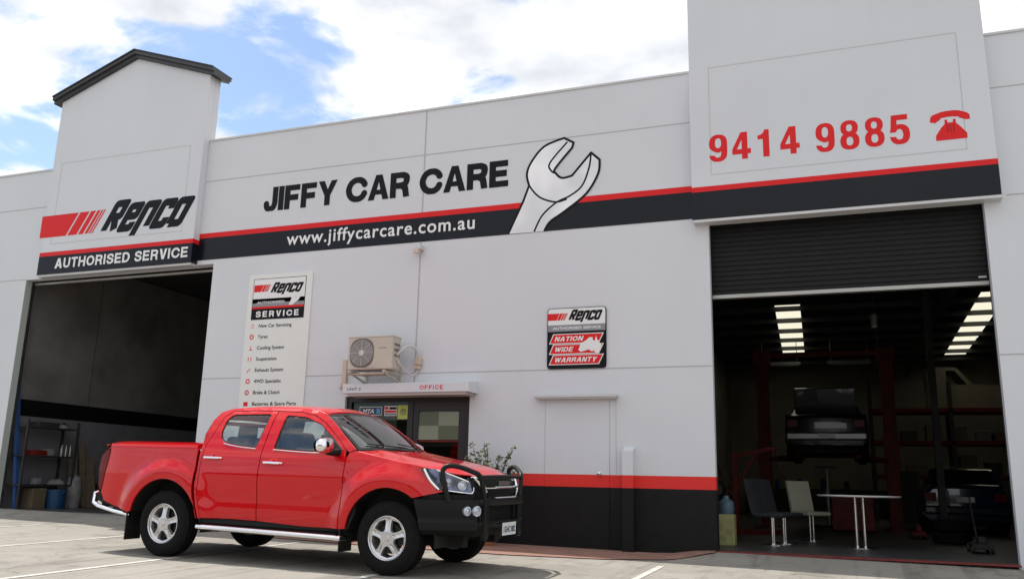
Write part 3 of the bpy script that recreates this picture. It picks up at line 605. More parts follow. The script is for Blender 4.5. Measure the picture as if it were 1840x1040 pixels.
# tall service list board
sb = thing('service_list_board', 'tall cream board listing workshop services on the wall', 'sign', (-9.37, 12.78, 2.1))
mb = MB(); mb.box(-10.05, 12.775, 1.9, -8.69, 12.80, 4.585); mb.obj('board', sb, 'cream_board', bevel=.003)
y = 12.772; mb = MB(); mb.use('letter_black').box(-9.945, y, 3.745, -8.815, 12.775, 4.505); y -= .001
mb.use('white_sign').box(-9.935, y, 4.05, -8.825, y+.001, 4.495); mb.use('grey_sign').box(-9.935, y, 3.985, -8.825, y+.001, 4.13)
mb.use('red_sign').box(-9.935, y, 3.945, -8.825, y+.001, 3.985)
flag(mb, -9.925, -9.56, 4.26, 4.39, y-.001, .06); repco(mb, -9.56, -8.85, 4.22, 4.40, y-.001, .45)
text(mb, 'AUTHORISED', -9.84, -9.24, 4.04, 4.08, y-.001, 'white_sign', offset=.02); bold(mb, 'SERVICE', -9.84, -8.92, 3.79, 3.90, y-.001, 'white_sign', w=.22, gap=.3)
k = .15; flat(mb, [[(-9.02+(x+4.1)*k, 3.99+(z-4.97)*k) for x, z in OUT]], y-.0015, m='white_sign'); mb.obj('logo_panel', sb)
mb = MB()
for i, (t, w) in enumerate((('New Car Servicing', .70), ('Tyres', .21), ('Cooling System', .58), ('Suspension', .44), ('Exhaust System', .60), ('4WD Specialist', .57), ('Brake & Clutch', .56), ('Batteries & Spare Parts', .92))):
    mb = MB(); z = 3.60-i*.2005; text(mb, t, -9.755, -9.755+w, z, z+.062, 12.772, 'letter_black', offset=.012)
    mb.use('red_sign')
    if i in (1, 5, 6): mb.add([( -9.89+r_*math.cos(a), 12.772, z+.03+r_*math.sin(a)) for a in [j*math.pi/8 for j in range(16)] for r_ in (.045, .025)], [(2*j, 2*j+1, (2*j+3) % 32, (2*j+2) % 32) for j in range(16)])
    elif i == 7: mb.box(-9.94, 12.772, z-.01, -9.85, 12.774, z+.065)
    elif i == 3: mb.box(-9.93, 12.772, z-.01, -9.915, 12.774, z+.065); mb.box(-9.87, 12.772, z-.01, -9.855, 12.774, z+.065)
    elif i == 4: mb.bar((-9.93, 12.773, z-.01), (-9.86, 12.773, z+.06), .02, .001)
    elif i == 2: mb.bar((-9.89, 12.773, z+.0), (-9.89, 12.773, z+.07), .012, .001); mb.box(-9.92, 12.772, z-.01, -9.86, 12.774, z+.005)
    else: mb.box(-9.92, 12.772, z, -9.86, 12.774, z+.012); mb.box(-9.92, 12.772, z+.045, -9.86, 12.774, z+.057)
    mb.obj('service_line', sb)
# square warranty sign
ws = thing('warranty_sign', 'square red and black nationwide warranty sign above the ledge of the plain door', 'sign', (-3.77, 12.78, 2.71))
rr = fillet([(-4.25, 2.71), (-3.295, 2.71), (-3.295, 3.67), (-4.25, 3.67)], .06); mb = MB(); mb.prism(rr, lambda x, z: (x, 12.775, z), lambda x, z: (x, Y0, z)); mb.obj('board', ws, 'letter_black')
mb = MB(); flat(mb, [[(-4.238, 3.40), (-3.307, 3.40)]+fillet([(-3.307, 3.66), (-4.238, 3.66), (-4.238, 3.40), (-3.307, 3.40)], .05)[:12]], 12.7735, m='white_sign')
mb.use('grey_sign').add([(x, 12.7735, z) for x, z in ((-4.238, 3.295), (-3.307, 3.295), (-3.307, 3.40), (-4.238, 3.40))], [(0, 1, 2, 3)])
flag(mb, -4.238, -3.91, 3.475, 3.585, 12.772, .05); repco(mb, -3.90, -3.34, 3.46, 3.62, 12.772, .45)
text(mb, 'AUTHORISED SERVICE', -4.16, -3.38, 3.327, 3.368, 12.772, 'white_sign', offset=.02)
for z0, t, w in ((3.11, 'NATION', .48), (2.945, 'WIDE', .32), (2.78, 'WARRANTY', .70)):
    for e, m, yy in ((.012, 'white_sign', 12.773), (0, 'red_sign', 12.772)): mb.use(m).add([(x, yy, z) for x, z in ((-4.20-e*1.6, z0-e), (-3.42+e, z0-e), (-3.35+e*1.6, z0+.135+e), (-4.14-e, z0+.135+e))], [(0, 1, 2, 3)])
    bold(mb, t, -4.13, -4.13+w, z0+.03, z0+.105, 12.771, 'white_sign', w=.2, gap=.12, shear=.35)
aus = [(-3.72, 3.03), (-3.74, 3.00), (-3.70, 2.965), (-3.62, 2.985), (-3.57, 3.00), (-3.52, 2.965), (-3.49, 2.98), (-3.46, 2.935), (-3.41, 2.935), (-3.385, 3.0), (-3.365, 3.06), (-3.41, 3.12), (-3.44, 3.16), (-3.455, 3.21), (-3.475, 3.13), (-3.51, 3.15), (-3.505, 3.185), (-3.56, 3.19), (-3.60, 3.155), (-3.64, 3.13), (-3.71, 3.09)]
flat(mb, [aus], 12.770, m='white_sign'); mb.obj('sign_face', ws)
# stickers in the office window
s = MB(); s.use('white_sign').box(-7.63, 12.892, 2.02, -7.20, 12.896, 2.165); s.use('navy').box(-7.62, 12.890, 2.03, -7.21, 12.892, 2.155); text(s, 'MTA', -7.57, -7.33, 2.055, 2.125, 12.889, 'white_sign', offset=.03, shear=.3); s.use(mat('sky_blue_vinyl', (.08, .35, .65), .4)).box(-7.30, 12.888, 2.05, -7.23, 12.8895, 2.135)
tag(s.obj('membership_sticker'), 'blue and white MTA sticker inside the office window', 'sticker')
s = MB(); s.use('white_sign').box(-7.155, 12.892, 2.01, -6.915, 12.896, 2.175); s.use('red_sign').box(-7.145, 12.890, 2.115, -7.08, 12.892, 2.16); s.use('letter_black').box(-7.06, 12.890, 2.115, -6.925, 12.892, 2.155); s.use('red_sign').box(-7.145, 12.890, 2.065, -6.925, 12.892, 2.10); s.use('grey_sign').box(-7.145, 12.890, 2.02, -6.925, 12.892, 2.055)
tag(s.obj('striped_sticker'), 'small white sticker with red and grey stripes inside the office window', 'sticker')
s = MB(); s.use('lime').box(-6.90, 12.892, 1.955, -6.70, 12.896, 2.185)
s.use('film2').add([(-6.80+r_*math.cos(a), 12.890, 2.075+r_*math.sin(a)) for a in [j*math.pi/8 for j in range(16)] for r_ in (.055, .04)], [(2*j, 2*j+1, (2*j+3) % 32, (2*j+2) % 32) for j in range(16)]); s.add([(-6.83, 12.8895, 2.10), (-6.77, 12.8895, 2.10), (-6.80, 12.8895, 2.045)], [(0, 1, 2)])
tag(s.obj('green_notice'), 'lime green square notice with a round mark inside the office window', 'sticker')

# ================================================================== AIR CONDITIONER
ac = thing('air_conditioner', 'beige split system outdoor unit bracketed above the office canopy', 'air conditioner', (-7.13, 12.5, 2.5))
ax0, ax1, ay0, ay1, az0, az1 = -7.55, -6.72, 12.27, 12.56, 2.71, 3.25
mb = MB(); mb.box(ax0, ay0, az0, ax1, ay1, az1); mb.obj('casing', ac, 'acbeige', bevel=.018)
mb = MB(); mb.box(ax0-.006, ay0-.006, az1-.012, ax1+.006, ay1+.006, az1+.012); mb.obj('lid', ac, 'acbeige', bevel=.006)
fx, fz, fr = -7.285, 2.985, .215
mb = MB(); sq = [(fx+fr*1.04*math.copysign(abs(math.cos(a))**.75, math.cos(a)), fz+fr*1.12*math.copysign(abs(math.sin(a))**.75, math.sin(a))) for a in [i*math.pi/24 for i in range(48)]]
mb.prism(sq, lambda x, z: (x, ay0-.006, z), lambda x, z: (x, ay0, z)); mb.obj('fan_recess', ac, 'acdark')
mb = MB(); RX = Matrix.Translation((fx, ay0-.012, fz)) @ Matrix.Rotation(R(90), 4, 'X')
for i in range(12): r_ = .05+i*.0145; mb.lathe([(r_-.0022, -.002), (r_+.0022, -.002), (r_+.0022, .002), (r_-.0022, .002)], 40, RX, True)
for i in range(8): a = i*math.pi/4; mb.bar((fx+.04*math.cos(a), ay0-.016, fz+.04*math.sin(a)), (fx+.215*math.cos(a), ay0-.016, fz+.215*math.sin(a)), .006)
mb.obj('fan_guard', ac, 'pipe', smooth=True)
mb = MB(); mb.lathe([(0, .012), (.045, .010), (.05, .0)], 24, RX); mb.obj('fan_hub', ac, 'pipe', smooth=True)
mb = MB(); mb.use('grey_sign').box(-6.98, ay0-.002, 3.052, -6.83, ay0, 3.066); mb.use('acdark')
for i in range(3): mb.box(ax1, 12.33, 2.93+i*.09, ax1+.012, 12.50, 2.96+i*.09)
mb.obj('badge_and_vents', ac)
mb = MB(); mb.box(ax0+.28, ay0-.003, az0+.03, ax0+.283+.25-.0, ay0-.001, az0+.033) ; mb.obj('panel_seam', ac, 'acdark')
for x in (-7.48, -6.84):
    mb = MB(); mb.bar((x, 12.22, 2.675), (x, 12.80, 2.675), .035, .035); mb.bar((x, 12.25, 2.66), (x, 12.79, 2.40+.14), .028, .028); mb.box(x-.02, 12.78, 2.50, x+.02, Y0, 2.80); mb.obj('bracket', ac, 'acbeige')
mb = MB(); mb.box(-7.46, 12.30, 2.64, -6.86, 12.55, 2.655); mb.obj('drip_tray', ac, 'beigeduct')
mb = MB(); mb.tube(catm([(ax1+.0, 12.42, 2.95), (ax1+.07, 12.44, 3.03), (-6.58, 12.55, 3.12), (-6.50, 12.68, 3.08), (-6.47, 12.75, 2.93), (-6.48, 12.78, 2.80)], 6), .022); mb.tube(catm([(ax1, 12.42, 2.88), (-6.66, 12.45, 2.80), (-6.62, 12.6, 2.70), (-6.55, 12.72, 2.66), (-6.49, 12.78, 2.75)], 6), .013)
mb.obj('refrigerant_hose', ac, 'pipe', smooth=True)
mb = MB(); mb.box(-6.53, 12.70, 2.83, -6.43, Y0-.002, 2.95); mb.box(-6.55, 12.72, 2.76, -6.45, Y0-.002, 2.83); mb.obj('isolator_box', ac, 'beigeduct', bevel=.008)
mb = MB(); mb.box(-7.93, 12.74, 2.56, -7.85, Y0-.002, 2.96); mb.box(-7.945, 12.73, 2.50, -7.835, Y0-.002, 2.56); mb.box(-7.99, 12.76, 2.47, -7.90, Y0-.002, 2.50); tag(mb.obj('cable_duct', bevel=.006, mat_='beigeduct'), 'short beige cable duct on the wall left of the air conditioner', 'duct')
sl_ = thing('sensor_light', 'small white sensor light under the black band on the centre wall', 'light', (-6.57, 12.75, 4.7))
mb = MB(); mb.box(-6.64, 12.66, 4.80, -6.50, Y0-.002, 4.88); mb.obj('housing', sl_, 'trim', bevel=.008)
mb = MB(); mb.prism([(12.60, 4.72), (12.72, 4.74), (12.72, 4.80), (12.62, 4.80)], lambda y, z: (-6.61, y, z), lambda y, z: (-6.52, y, z)); mb.obj('lamp_head', sl_, 'beigeduct', bevel=.005)

# ================================================================== PLANT
pt = thing('potted_shrub', 'leafy shrub with loose twigs in a pot beside the office door', 'shrub', (-5.05, 12.35, .05))
mb = MB(); mb.lathe([(0, .04), (.16, .04), (.20, .40), (.22, .40), (.22, .45), (.185, .45), (.18, .42), (0, .40)], 24, Matrix.Translation((-5.05, 12.35, 0))); mb.obj('pot', pt, 'pot', smooth=True)
rn = random.Random(3); tw_ = MB(); lf = MB(); lf2 = MB()
for i in range(58):
    a = rn.uniform(0, 2*math.pi); L = rn.uniform(.5, 1.14)*(1 if rn.random() < .35 else .82); sp = rn.uniform(.05, .42)
    b = Vector((-5.05+.05*math.cos(a), 12.35+.05*math.sin(a), .42)); e = b+Vector((sp*math.cos(a)*(1.15 if math.cos(a) > 0 else .95), sp*math.sin(a)*.8, L)); m_ = (b+e)/2+Vector((-.05*math.cos(a), 0, .06))
    pts = catm([tuple(b), tuple(m_), tuple(e)], 5); tw_.tube(pts, [.008*(1-k/len(pts))+.002 for k in range(len(pts))], 5)
    for k, p in enumerate(pts[3:]):
        dn = 8 if p[2] < 1.4 else 3
        leaf_cluster(lf, p, .07 if p[2] < 1.25 else .035, dn, .055, rn); leaf_cluster(lf2, p, .08 if p[2] < 1.3 else .03, 4, .05, rn)
tw_.obj('stem', pt, 'twig'); lf.obj('foliage', pt, 'leaf'); lf2.obj('pale_foliage', pt, 'leaf2')
# ================================================================== RED DUAL-CAB UTE
# its own frame: +x forward, +y its left side, origin on the ground under the front axle
TR = thing('pickup_truck', 'shiny red dual cab pickup truck with black bull bar parked before the wall', 'pickup truck', local=True)
h, pi_, ro_ = -0.03521434, 0.01187291, 0.01681708
TR.matrix_world = Matrix.Translation((-4.54700535, 9.34662289, -.0150965)) @ Matrix.Rotation(h, 4, 'Z') @ Matrix.Rotation(pi_, 4, 'Y') @ Matrix.Rotation(ro_, 4, 'X')
WF, WR_, HZ = 0.0, -3.10, .385
def lerp_tab(T, x):
    if x <= T[0][0]: return T[0][1]
    for (a, b), (c, d) in zip(T, T[1:]):
        if x <= c: t = (x-a)/(c-a); t = t*t*(3-2*t)*.35+t*.65; return b+(d-b)*t
    return T[-1][1]
W0 = [(.40, .865), (.50, .880), (.62, .893), (.80, .900), (.98, .905), (1.04, .897), (1.14, .884), (1.22, .866), (1.28, .842), (1.45, .775), (1.60, .705), (1.70, .648), (1.76, .60), (1.80, .56)]
WB = [(.40, .865), (.50, .880), (.62, .893), (.80, .900), (.98, .903), (1.05, .895), (1.20, .885), (1.28, .875), (1.36, .85)]
def S(u, z):
    t = ss(-2.70, -2.66, u); w = lerp_tab(W0, z)*t+lerp_tab(WB, z)*(1-t)
    if u > .1: w -= .20*((u-.1)/.8)**2.2
    if u < -3.9: w -= .05*((-3.9-u)/.4)**2
    for c in (WF, WR_):
        r = math.hypot(u-c, (z-HZ)*.98)
        if r < .86: w += .058*(1-ss(.60, .80, r))*(1 if z < 1.25 else 0)-.012*(1-ss(.50, .58, r))
    # door skin sculpting: a crisp shoulder and a lower scallop
    if -2.64 < u < -.55: w -= .014*math.exp(-((z-.70)/.10)**2); w += .006*math.exp(-((z-1.02)/.035)**2)
    # raised bonnet-to-arch shoulder
    return w
def F(v, z=.9):
    return .95-.45*(min(abs(v), .93)/.88)**4-(.30*(z-.9) if z > .9 else 0)
def panel(name, poly, holes=(), off=0, m='paint', step=.045, parent=None, solid=.022, surf=None, sides=(-1, 1), label=None):
    vs, fs = cdt([poly], holes, step); outp = []
    for sd in sides:
        b = MB(); b.add([(u, sd*(S(u, z)+off), z) for u, z in vs] if not surf else [surf(sd, u, z) for u, z in vs], fs)
        o = b.obj(name, parent or TR, m, smooth=True, solid=0, autos=60, label=label)
        # orient outward then thicken inwards
        me = o.data; bm = bmesh.new(); bm.from_mesh(me); bm.normal_update()
        s_ = sum(f.normal.y*f.calc_area() for f in bm.faces)
        if s_*sd < 0: bmesh.ops.reverse_faces(bm, faces=bm.faces)
        if solid:
            rim = [e for e in bm.edges if e.is_boundary]; r = bmesh.ops.extrude_edge_only(bm, edges=rim)
            for v in r['geom']:
                if isinstance(v, bmesh.types.BMVert): v.co.y -= sd*solid
        bm.to_mesh(me); bm.free()
        for p in me.polygons: p.use_smooth = True
        me.set_sharp_from_angle(angle=R(50)); outp.append(o)
    return outp
def arc(c, r, a0, a1, n=22): return [(c+r*math.cos(R(a0+(a1-a0)*i/n)), HZ+r*math.sin(R(a0+(a1-a0)*i/n))) for i in range(n+1)]
# fender
top_f = [(-.505, 1.285), (-.30, 1.25), (0.0, 1.195), (.25, 1.155), (.42, 1.125)]
fender = [(-.600, .45), (-.586, .83), (-.588, 1.20), (-.560, 1.268)]+top_f+[(.47, 1.075), (.53, .985), (.61, .885), (.46, .850), (.315, .815)]+arc(WF, .525, 55, 172)
panel('fender', fender)
fdoor = [(-.612, .452), (-.598, .83), (-.600, 1.20), (-.625, 1.30), (-.80, 1.455), (-1.03, 1.615), (-1.20, 1.690), (-1.38, 1.722), (-1.735, 1.735), (-1.752, 1.28), (-1.742, .62), (-1.732, .480), (-1.10, .450)]
fwin = fillet([(-.645, 1.280), (-.82, 1.425), (-1.06, 1.590), (-1.30, 1.668), (-1.590, 1.692), (-1.612, 1.292), (-1.07, 1.268)], .035)
fd = panel('front_door', fdoor, [fwin])
rdoor = [(-1.744, .480), (-1.754, .62), (-1.764, 1.28), (-1.748, 1.735), (-2.10, 1.742), (-2.42, 1.730), (-2.50, 1.66), (-2.555, 1.47), (-2.605, 1.33), (-2.612, 1.08), (-2.575, .70), (-2.50, .48), (-2.10, .485)]
rwin = fillet([(-1.815, 1.705), (-1.855, 1.298), (-2.12, 1.318), (-2.345, 1.352), (-2.425, 1.40), (-2.455, 1.49), (-2.445, 1.63), (-2.385, 1.695)], .04)
rdr = panel('rear_door', rdoor, [rwin])
# cab frame: A pillar, roof rail, C pillar
ap = [(-.570, 1.272), (-.492, 1.305), (-.645, 1.420), (-.86, 1.585), (-1.045, 1.705), (-1.20, 1.752), (-1.45, 1.776), (-1.80, 1.786), (-2.15, 1.783), (-2.45, 1.765), (-2.585, 1.725), (-2.650, 1.62), (-2.672, 1.45), (-2.664, 1.30), (-2.650, 1.07), (-2.615, .70), (-2.540, .47), (-2.508, .478)]
inn = [(-2.583, .70), (-2.620, 1.08), (-2.613, 1.33), (-2.563, 1.475), (-2.508, 1.665), (-2.426, 1.738), (-2.10, 1.750), (-1.741, 1.743), (-1.38, 1.730), (-1.195, 1.698), (-1.025, 1.622), (-.795, 1.462), (-.618, 1.306)]
panel('cab_frame', ap+inn, step=.04)
# rubber and panes, chrome waist moulding
for par, wn in ((fd, fwin), (rdr, rwin)):
    cx_ = sum(p[0] for p in wn)/len(wn); cz_ = sum(p[1] for p in wn)/len(wn)
    sc_ = lambda k: [(cx_+(p[0]-cx_)*k[0], cz_+(p[1]-cz_)*k[1]) for p in wn]
    for sd, pp in zip((-1, 1), par):
        panel('window_seal', sc_((1.02, 1.03)), [sc_((.955, .925))], off=-.010, m='rubber', step=.06, parent=pp, solid=.01, sides=(sd,))
        panel('window_pane', sc_((.965, .94)), off=-.013, m='glass', step=.08, parent=pp, solid=0, sides=(sd,))
wl = {-1: [(-2.35, 1.342), (-2.12, 1.309), (-1.86, 1.289)], 1: [(-1.605, 1.283), (-1.07, 1.259), (-.70, 1.272)]}
for k, par in ((-1, rdr), (1, fd)):
    for sd, pp in zip((-1, 1), par):
        b = MB(); b.tube([(u, sd*(S(u, z)+.004), z) for u, z in catm(wl[k], 5)], .0055, 6); b.obj('waist_moulding', pp, 'chrome', smooth=True)
# handles
for par, u0, z0 in ((fd, -1.56, 1.135), (rdr, -2.44, 1.175)):
    for sd, pp in zip((-1, 1), par):
        y_ = S(u0, z0); b = MB(); b.tube([(u0-.13, sd*(y_+.010), z0), (u0-.11, sd*(y_+.034), z0), (u0+.11, sd*(y_+.036), z0-.003), (u0+.13, sd*(y_+.010), z0-.004)], [.010, .0145, .0145, .010], 10)
        b.obj('door_handle', pp, 'chrome', smooth=True)
        b = MB(); b.lathe([(0, .003), (.04, .002), (.05, -.006)], 20, Matrix.Translation((u0+.01, sd*(y_+.004), z0)) @ Matrix.Rotation(R(90 if sd < 0 else -90), 4, 'X') @ Matrix.Scale(1.5, 4, (1, 0, 0))); b.obj('handle_recess', pp, 'paint', smooth=True)
# bed side
bed = [(-2.690, 1.285), (-2.688, 1.07), (-2.650, .70), (-2.585, .47)]+arc(WR_, .525, 10, 166)+[(-3.64, .50), (-3.90, .555), (-4.12, .622), (-4.185, .70), (-4.165, .76), (-4.120, .98), (-4.085, 1.20), (-4.10, 1.285)]
bs = panel('bed_side', bed, step=.05)
tl = [(-4.170, .758), (-4.126, .98), (-4.092, 1.215), (-4.150, 1.245), (-4.245, 1.16), (-4.262, 1.05), (-4.235, .80), (-4.21, .735)]
for o in panel('tail_lamp', tl, off=.006, m='lampred', step=.05, solid=.05): pass
# tonneau lid
def lid(i, j):
    u = -2.705-(4.205-2.705)*i; s_ = j*2-1; w = .862-(.05*((-3.9-u)/.4)**2 if u < -3.9 else 0)
    a = abs(s_)**5; return (u, s_*w, 1.366-.030*abs(s_)**9-.022*abs(s_)**2-.03*ss(.93, 1, i))
b = MB(); b.grid(16, 24, lid); b.add([lid(i/16, 0) for i in range(17)]+[(lid(i/16, 0)[0], lid(i/16, 0)[1]*1.006, 1.305) for i in range(17)], [(i, i+1, 18+i, 17+i) for i in range(16)])
b.add([lid(i/16, 1) for i in range(17)]+[(lid(i/16, 1)[0], lid(i/16, 1)[1]*1.006, 1.305) for i in range(17)], [(i+1, i, 17+i, 18+i) for i in range(16)])
for e in (0, 1): b.add([lid(e, j/24) for j in range(25)]+[(lid(e, j/24)[0], lid(e, j/24)[1], 1.275) for j in range(25)], [(j, j+1, 26+j, 25+j) for j in range(24)])
b.obj('tonneau_lid', TR, 'paint', smooth=True)
for sd in (-1, 1):
    b = MB(); b.tube([(-2.70-1.40*i/14, sd*(S(-2.70-1.40*i/14, 1.28)-.022), 1.283) for i in range(15)], .024, 12); b.obj('bed_rail', TR, 'paint', smooth=True)
def tg(i, j):
    s_ = j*2-1; z = .66+.62*i; return (-4.235-.02*math.sin(i*3.1)+.045*abs(s_)**4, s_*.80, z)
b = MB(); b.grid(8, 16, tg); tgo = b.obj('tailgate', TR, 'paint', smooth=True, solid=.03)
b = MB(); b.box(-4.29, -.12, 1.02, -4.25, .12, 1.09); b.obj('tailgate_handle', tgo, 'chrome', bevel=.01)
# roof
rail = [(-1.05, 1.708), (-1.20, 1.755), (-1.45, 1.779), (-1.80, 1.789), (-2.15, 1.786), (-2.45, 1.768), (-2.585, 1.728), (-2.650, 1.622)]
def rz(u):
    for (a, b_), (c, d) in zip(rail, rail[1:]):
        if u >= c: return b_+(d-b_)*(u-a)/(c-a)
    return rail[-1][1]
def roof(i, j):
    s_ = j*2-1; u = -1.048-(2.650-1.048)*i; z = rz(u); w = S(u, z)
    uf = u+.075*(1-abs(s_)**2)*(1-i)**6
    return (uf, s_*w, z+.052*(1-abs(s_)**2.6)*(1-.4*i**4)-.008*(1-i)**6)
b = MB(); b.grid(40, 28, roof); b.obj('roof', TR, 'paint', smooth=True, solid=.012)
# windscreen
wsb, wst = (-.505, .752, 1.312), (-1.040, .645, 1.702)
def scr(t, s_, o=0):
    u = wsb[0]+(wst[0]-wsb[0])*t; w = wsb[1]+(wst[1]-wsb[1])*t; z = wsb[2]+(wst[2]-wsb[2])*t+.02*math.sin(math.pi*t)
    k = 1-abs(s_)**2.2
    return (u+(.20-.115*t)*k-o, s_*w, z+.015*k*(1-t)+.046*k*t-.01)
b = MB(); b.grid(10, 24, lambda i, j: scr(.02+.96*i, (j*2-1)*.965, .004)); wso = b.obj('windscreen', TR, 'screen', smooth=True)
b = MB()
for s0, s1 in ((-1, -.955), (.955, 1)): b.grid(10, 2, lambda i, j: scr(i, s0+(s1-s0)*j, .002))
b.grid(2, 24, lambda i, j: scr(i*.05, j*2-1, .001)); b.grid(2, 24, lambda i, j: scr(.95+i*.06, j*2-1, .001)); b.obj('windscreen_seal', wso, 'rubber', smooth=True)
b = MB()
for v0, v1 in ((.50, -.12), (-.10, -.62)):
    p = [scr(.03, v0/.75), scr(.07, (v0+v1)/1.5), scr(.12, v1/.75)]; b.tube([(x+.014, y_, z+.012) for x, y_, z in p], .007, 6)
b.obj('wiper', TR, 'rubber')
b = MB(); b.grid(6, 24, lambda i, j: (lambda a: (a[0]+.05*i, a[1]*(1+.03*i), a[2]-.018-.02*i))(scr(0, j*2-1))); b.obj('cowl', TR, 'plastic', smooth=True)
# rear cab wall and window
def rw(t, s_):
    z = .95+(1.622-.95)*t; u = -2.655-.012*math.sin(math.pi*t); return (u-.02*(1-s_*s_), s_*(S(-2.655, z)-.01), z)
b = MB(); b.grid(8, 20, lambda i, j: rw(i*.52, j*2-1)); b.grid(2, 20, lambda i, j: rw(.93+.07*i, j*2-1))
for s0, s1 in ((-1, -.84), (.84, 1)): b.grid(8, 3, lambda i, j: rw(.52+.41*i, s0+(s1-s0)*j))
rwo = b.obj('cab_rear_wall', TR, 'paint', smooth=True)
b = MB(); b.grid(6, 16, lambda i, j: rw(.52+.41*i, (j*2-1)*.84)); b.obj('rear_window', rwo, 'glass', smooth=True)
# bonnet
fe = catm(top_f, 6)
def fz_(u):
    for (a, b_), (c, d) in zip(fe, fe[1:]):
        if u <= c: return b_+(d-b_)*(u-a)/(c-a) if u > a else b_
    return fe[-1][1]
def bon(i, j):
    s_ = j*2-1; a = abs(s_); ub = -.492+.19*(1-a**2.2); uf = .865-.44*a**3.2+.0*a
    u = ub+(uf-ub)*i; ue = min(u, .42); z0 = fz_(ue)-(.0 if u <= .42 else (u-.42)*.20); w = S(ue, fz_(ue))-.002
    k = 1-a**2.4; rise = .052*k+.014*math.exp(-((a-.62)/.10)**2)*k
    dip = -.055*ss(.80, 1.0, i)*(1-a**3)
    return (u, s_*(w-.0), z0+.004+rise+dip-.008*(1-k)*0)
b = MB(); b.grid(36, 44, bon); b.obj('bonnet', TR, 'paint', smooth=True, solid=.012)
# front face pieces mapped on the nose surface
def nose(off): return lambda sd, v, z: (F(v, z)+off, sd*v, z)
def npanel(name, poly, off, m, holes=(), step=.04, sides=(-1, 1), parent=None, th=.03, label=None):
    res = []
    for sd in sides:
        vs, fs = cdt([poly], holes, step); b = MB(); f = nose(off); b.add([f(sd, v, z) for v, z in vs], fs)
        bd = dens(poly, step); n = len(bd); b.add([f(sd, *p) for p in bd]+[(lambda q: (q[0]-th, q[1], q[2]))(f(sd, *p)) for p in bd], [(i, (i+1) % n, n+(i+1) % n, n+i) for i in range(n)])
        res.append(b.obj(name, parent or TR, m, smooth=True, autos=40, label=label))
    return res
npanel('grille', [(-.62, .79), (.62, .79), (.64, .90), (.58, 1.035), (-.58, 1.035), (-.64, .90)], -.035, 'black', sides=(1,), th=.02)
npanel('bumper_filler', [(.40, .775), (.88, .775), (.915, .83), (.88, .865), (.64, .855), (.60, .90), (.40, .86)], -.012, 'plastic')
hl = [(.895, 1.125), (.84, 1.118), (.74, 1.060), (.63, 1.000), (.585, .945), (.605, .895), (.635, .868), (.78, .888), (.845, .905), (.872, 1.0)]
for o in npanel('headlight', hl, .012, 'lampdark', th=.05):
    sd = 1 if o.data.vertices[0].co.y > 0 else -1
    b = MB(); f = nose(.016)
    b.tube([f(sd, *p) for p in catm([(.60, .935), (.615, .89), (.64, .873), (.78, .893), (.835, .91)], 5)], .008, 6)
    b.tube([f(sd, *p) for p in catm([(.898, 1.12), (.882, 1.0), (.85, .905)], 5)], .013, 6)
    b.tube([f(sd, *p) for p in catm([(.84, 1.108), (.74, 1.048), (.64, .992)], 5)], .008, 6); b.obj('chrome_edge', o, 'chrome', smooth=True)
    for v, z, r in ((.70, .955, .052), (.79, .985, .040)):
        b = MB(); p = f(sd, v, z); MX = Matrix.Translation(p) @ Vector((1, sd*.9, .1)).to_track_quat('Z', 'Y').to_matrix().to_4x4()
        b.lathe([(r, -.01), (r*.95, .006), (r*.8, .004), (r*.5, .016), (0, .020)], 20, MX); b.obj('projector_lens', o, 'lampglass', smooth=True)
# chrome grille surround and bars, blank badge plate
b = MB(); f = nose(.012)
for sd in (-1, 1):
    b.tube([f(sd, *p) for p in catm([(.605, 1.028), (.555, 1.03), (.50, .96), (.44, .88), (.36, .822)], 5)], [.014+.010*math.sin(math.pi*k/20) for k in range(21)], 8)
b.tube([f(1, v, .822) for v in [-.36+.06*i for i in range(13)]], .014, 8)
b.tube([f(1, v, .935) for v in [-.45+.075*i for i in range(13)]], .016, 8)
b.obj('grille_chrome', TR, 'chrome', smooth=True)
b = MB()
for z in (.86, .885, .91, .97, .995): b.tube([(F(v)-.012, v, z) for v in [-.42+.07*i for i in range(13)]], .005, 6)
b.obj('grille_mesh', TR, 'plastic')
b = MB(); b.box(F(0)+.005, -.15, .957, F(0)+.016, .15, 1.0); b.obj('grille_badge', TR, 'silver', bevel=.003)
# steel bumper of the bull bar
PB = catm([(1.005, 0), (1.005, .30), (.990, .46), (.930, .62), (.82, .755), (.66, .865), (.47, .925), (.335, .950)], 6); LB = len(PB)-1
def pb(s_): # s_ in -1..1
    a = abs(s_)*LB; i = min(LB-1, int(a)); t = a-i; p = (PB[i][0]+(PB[i+1][0]-PB[i][0])*t, PB[i][1]+(PB[i+1][1]-PB[i][1])*t); return p[0], p[1]*(1 if s_ > 0 else -1)
BZ = [(.805, -.09), (.812, -.02), (.80, .008), (.74, .012), (.66, .0), (.635, -.012), (.60, -.012), (.575, .004), (.50, -.004), (.455, -.045), (.44, -.10)]
def bump(i, j, lo, hi):
    s_ = lo+(hi-lo)*j; u, v = pb(s_); k = i*(len(BZ)-1); a = min(len(BZ)-2, int(k)); t = k-a; z = BZ[a][0]+(BZ[a+1][0]-BZ[a][0])*t; d = BZ[a][1]+(BZ[a+1][1]-BZ[a][1])*t
    e = abs(s_); rise = .04*ss(.55, 1, e)*(.8-z)/.35*0; n = Vector((1-e*.75, (v/.95)*e*1.0, 0)).normalized()
    cut = .10*ss(.80, 1.0, e)*max(0, (.80-z)/.35); return (u+d*n.x+cut*.9, v+d*n.y, z+rise)
b = MB()
for lo, hi in ((-1, -.42), (.42, 1)): b.grid(len(BZ)-1, 26, lambda i, j: bump(i, j, lo, hi))
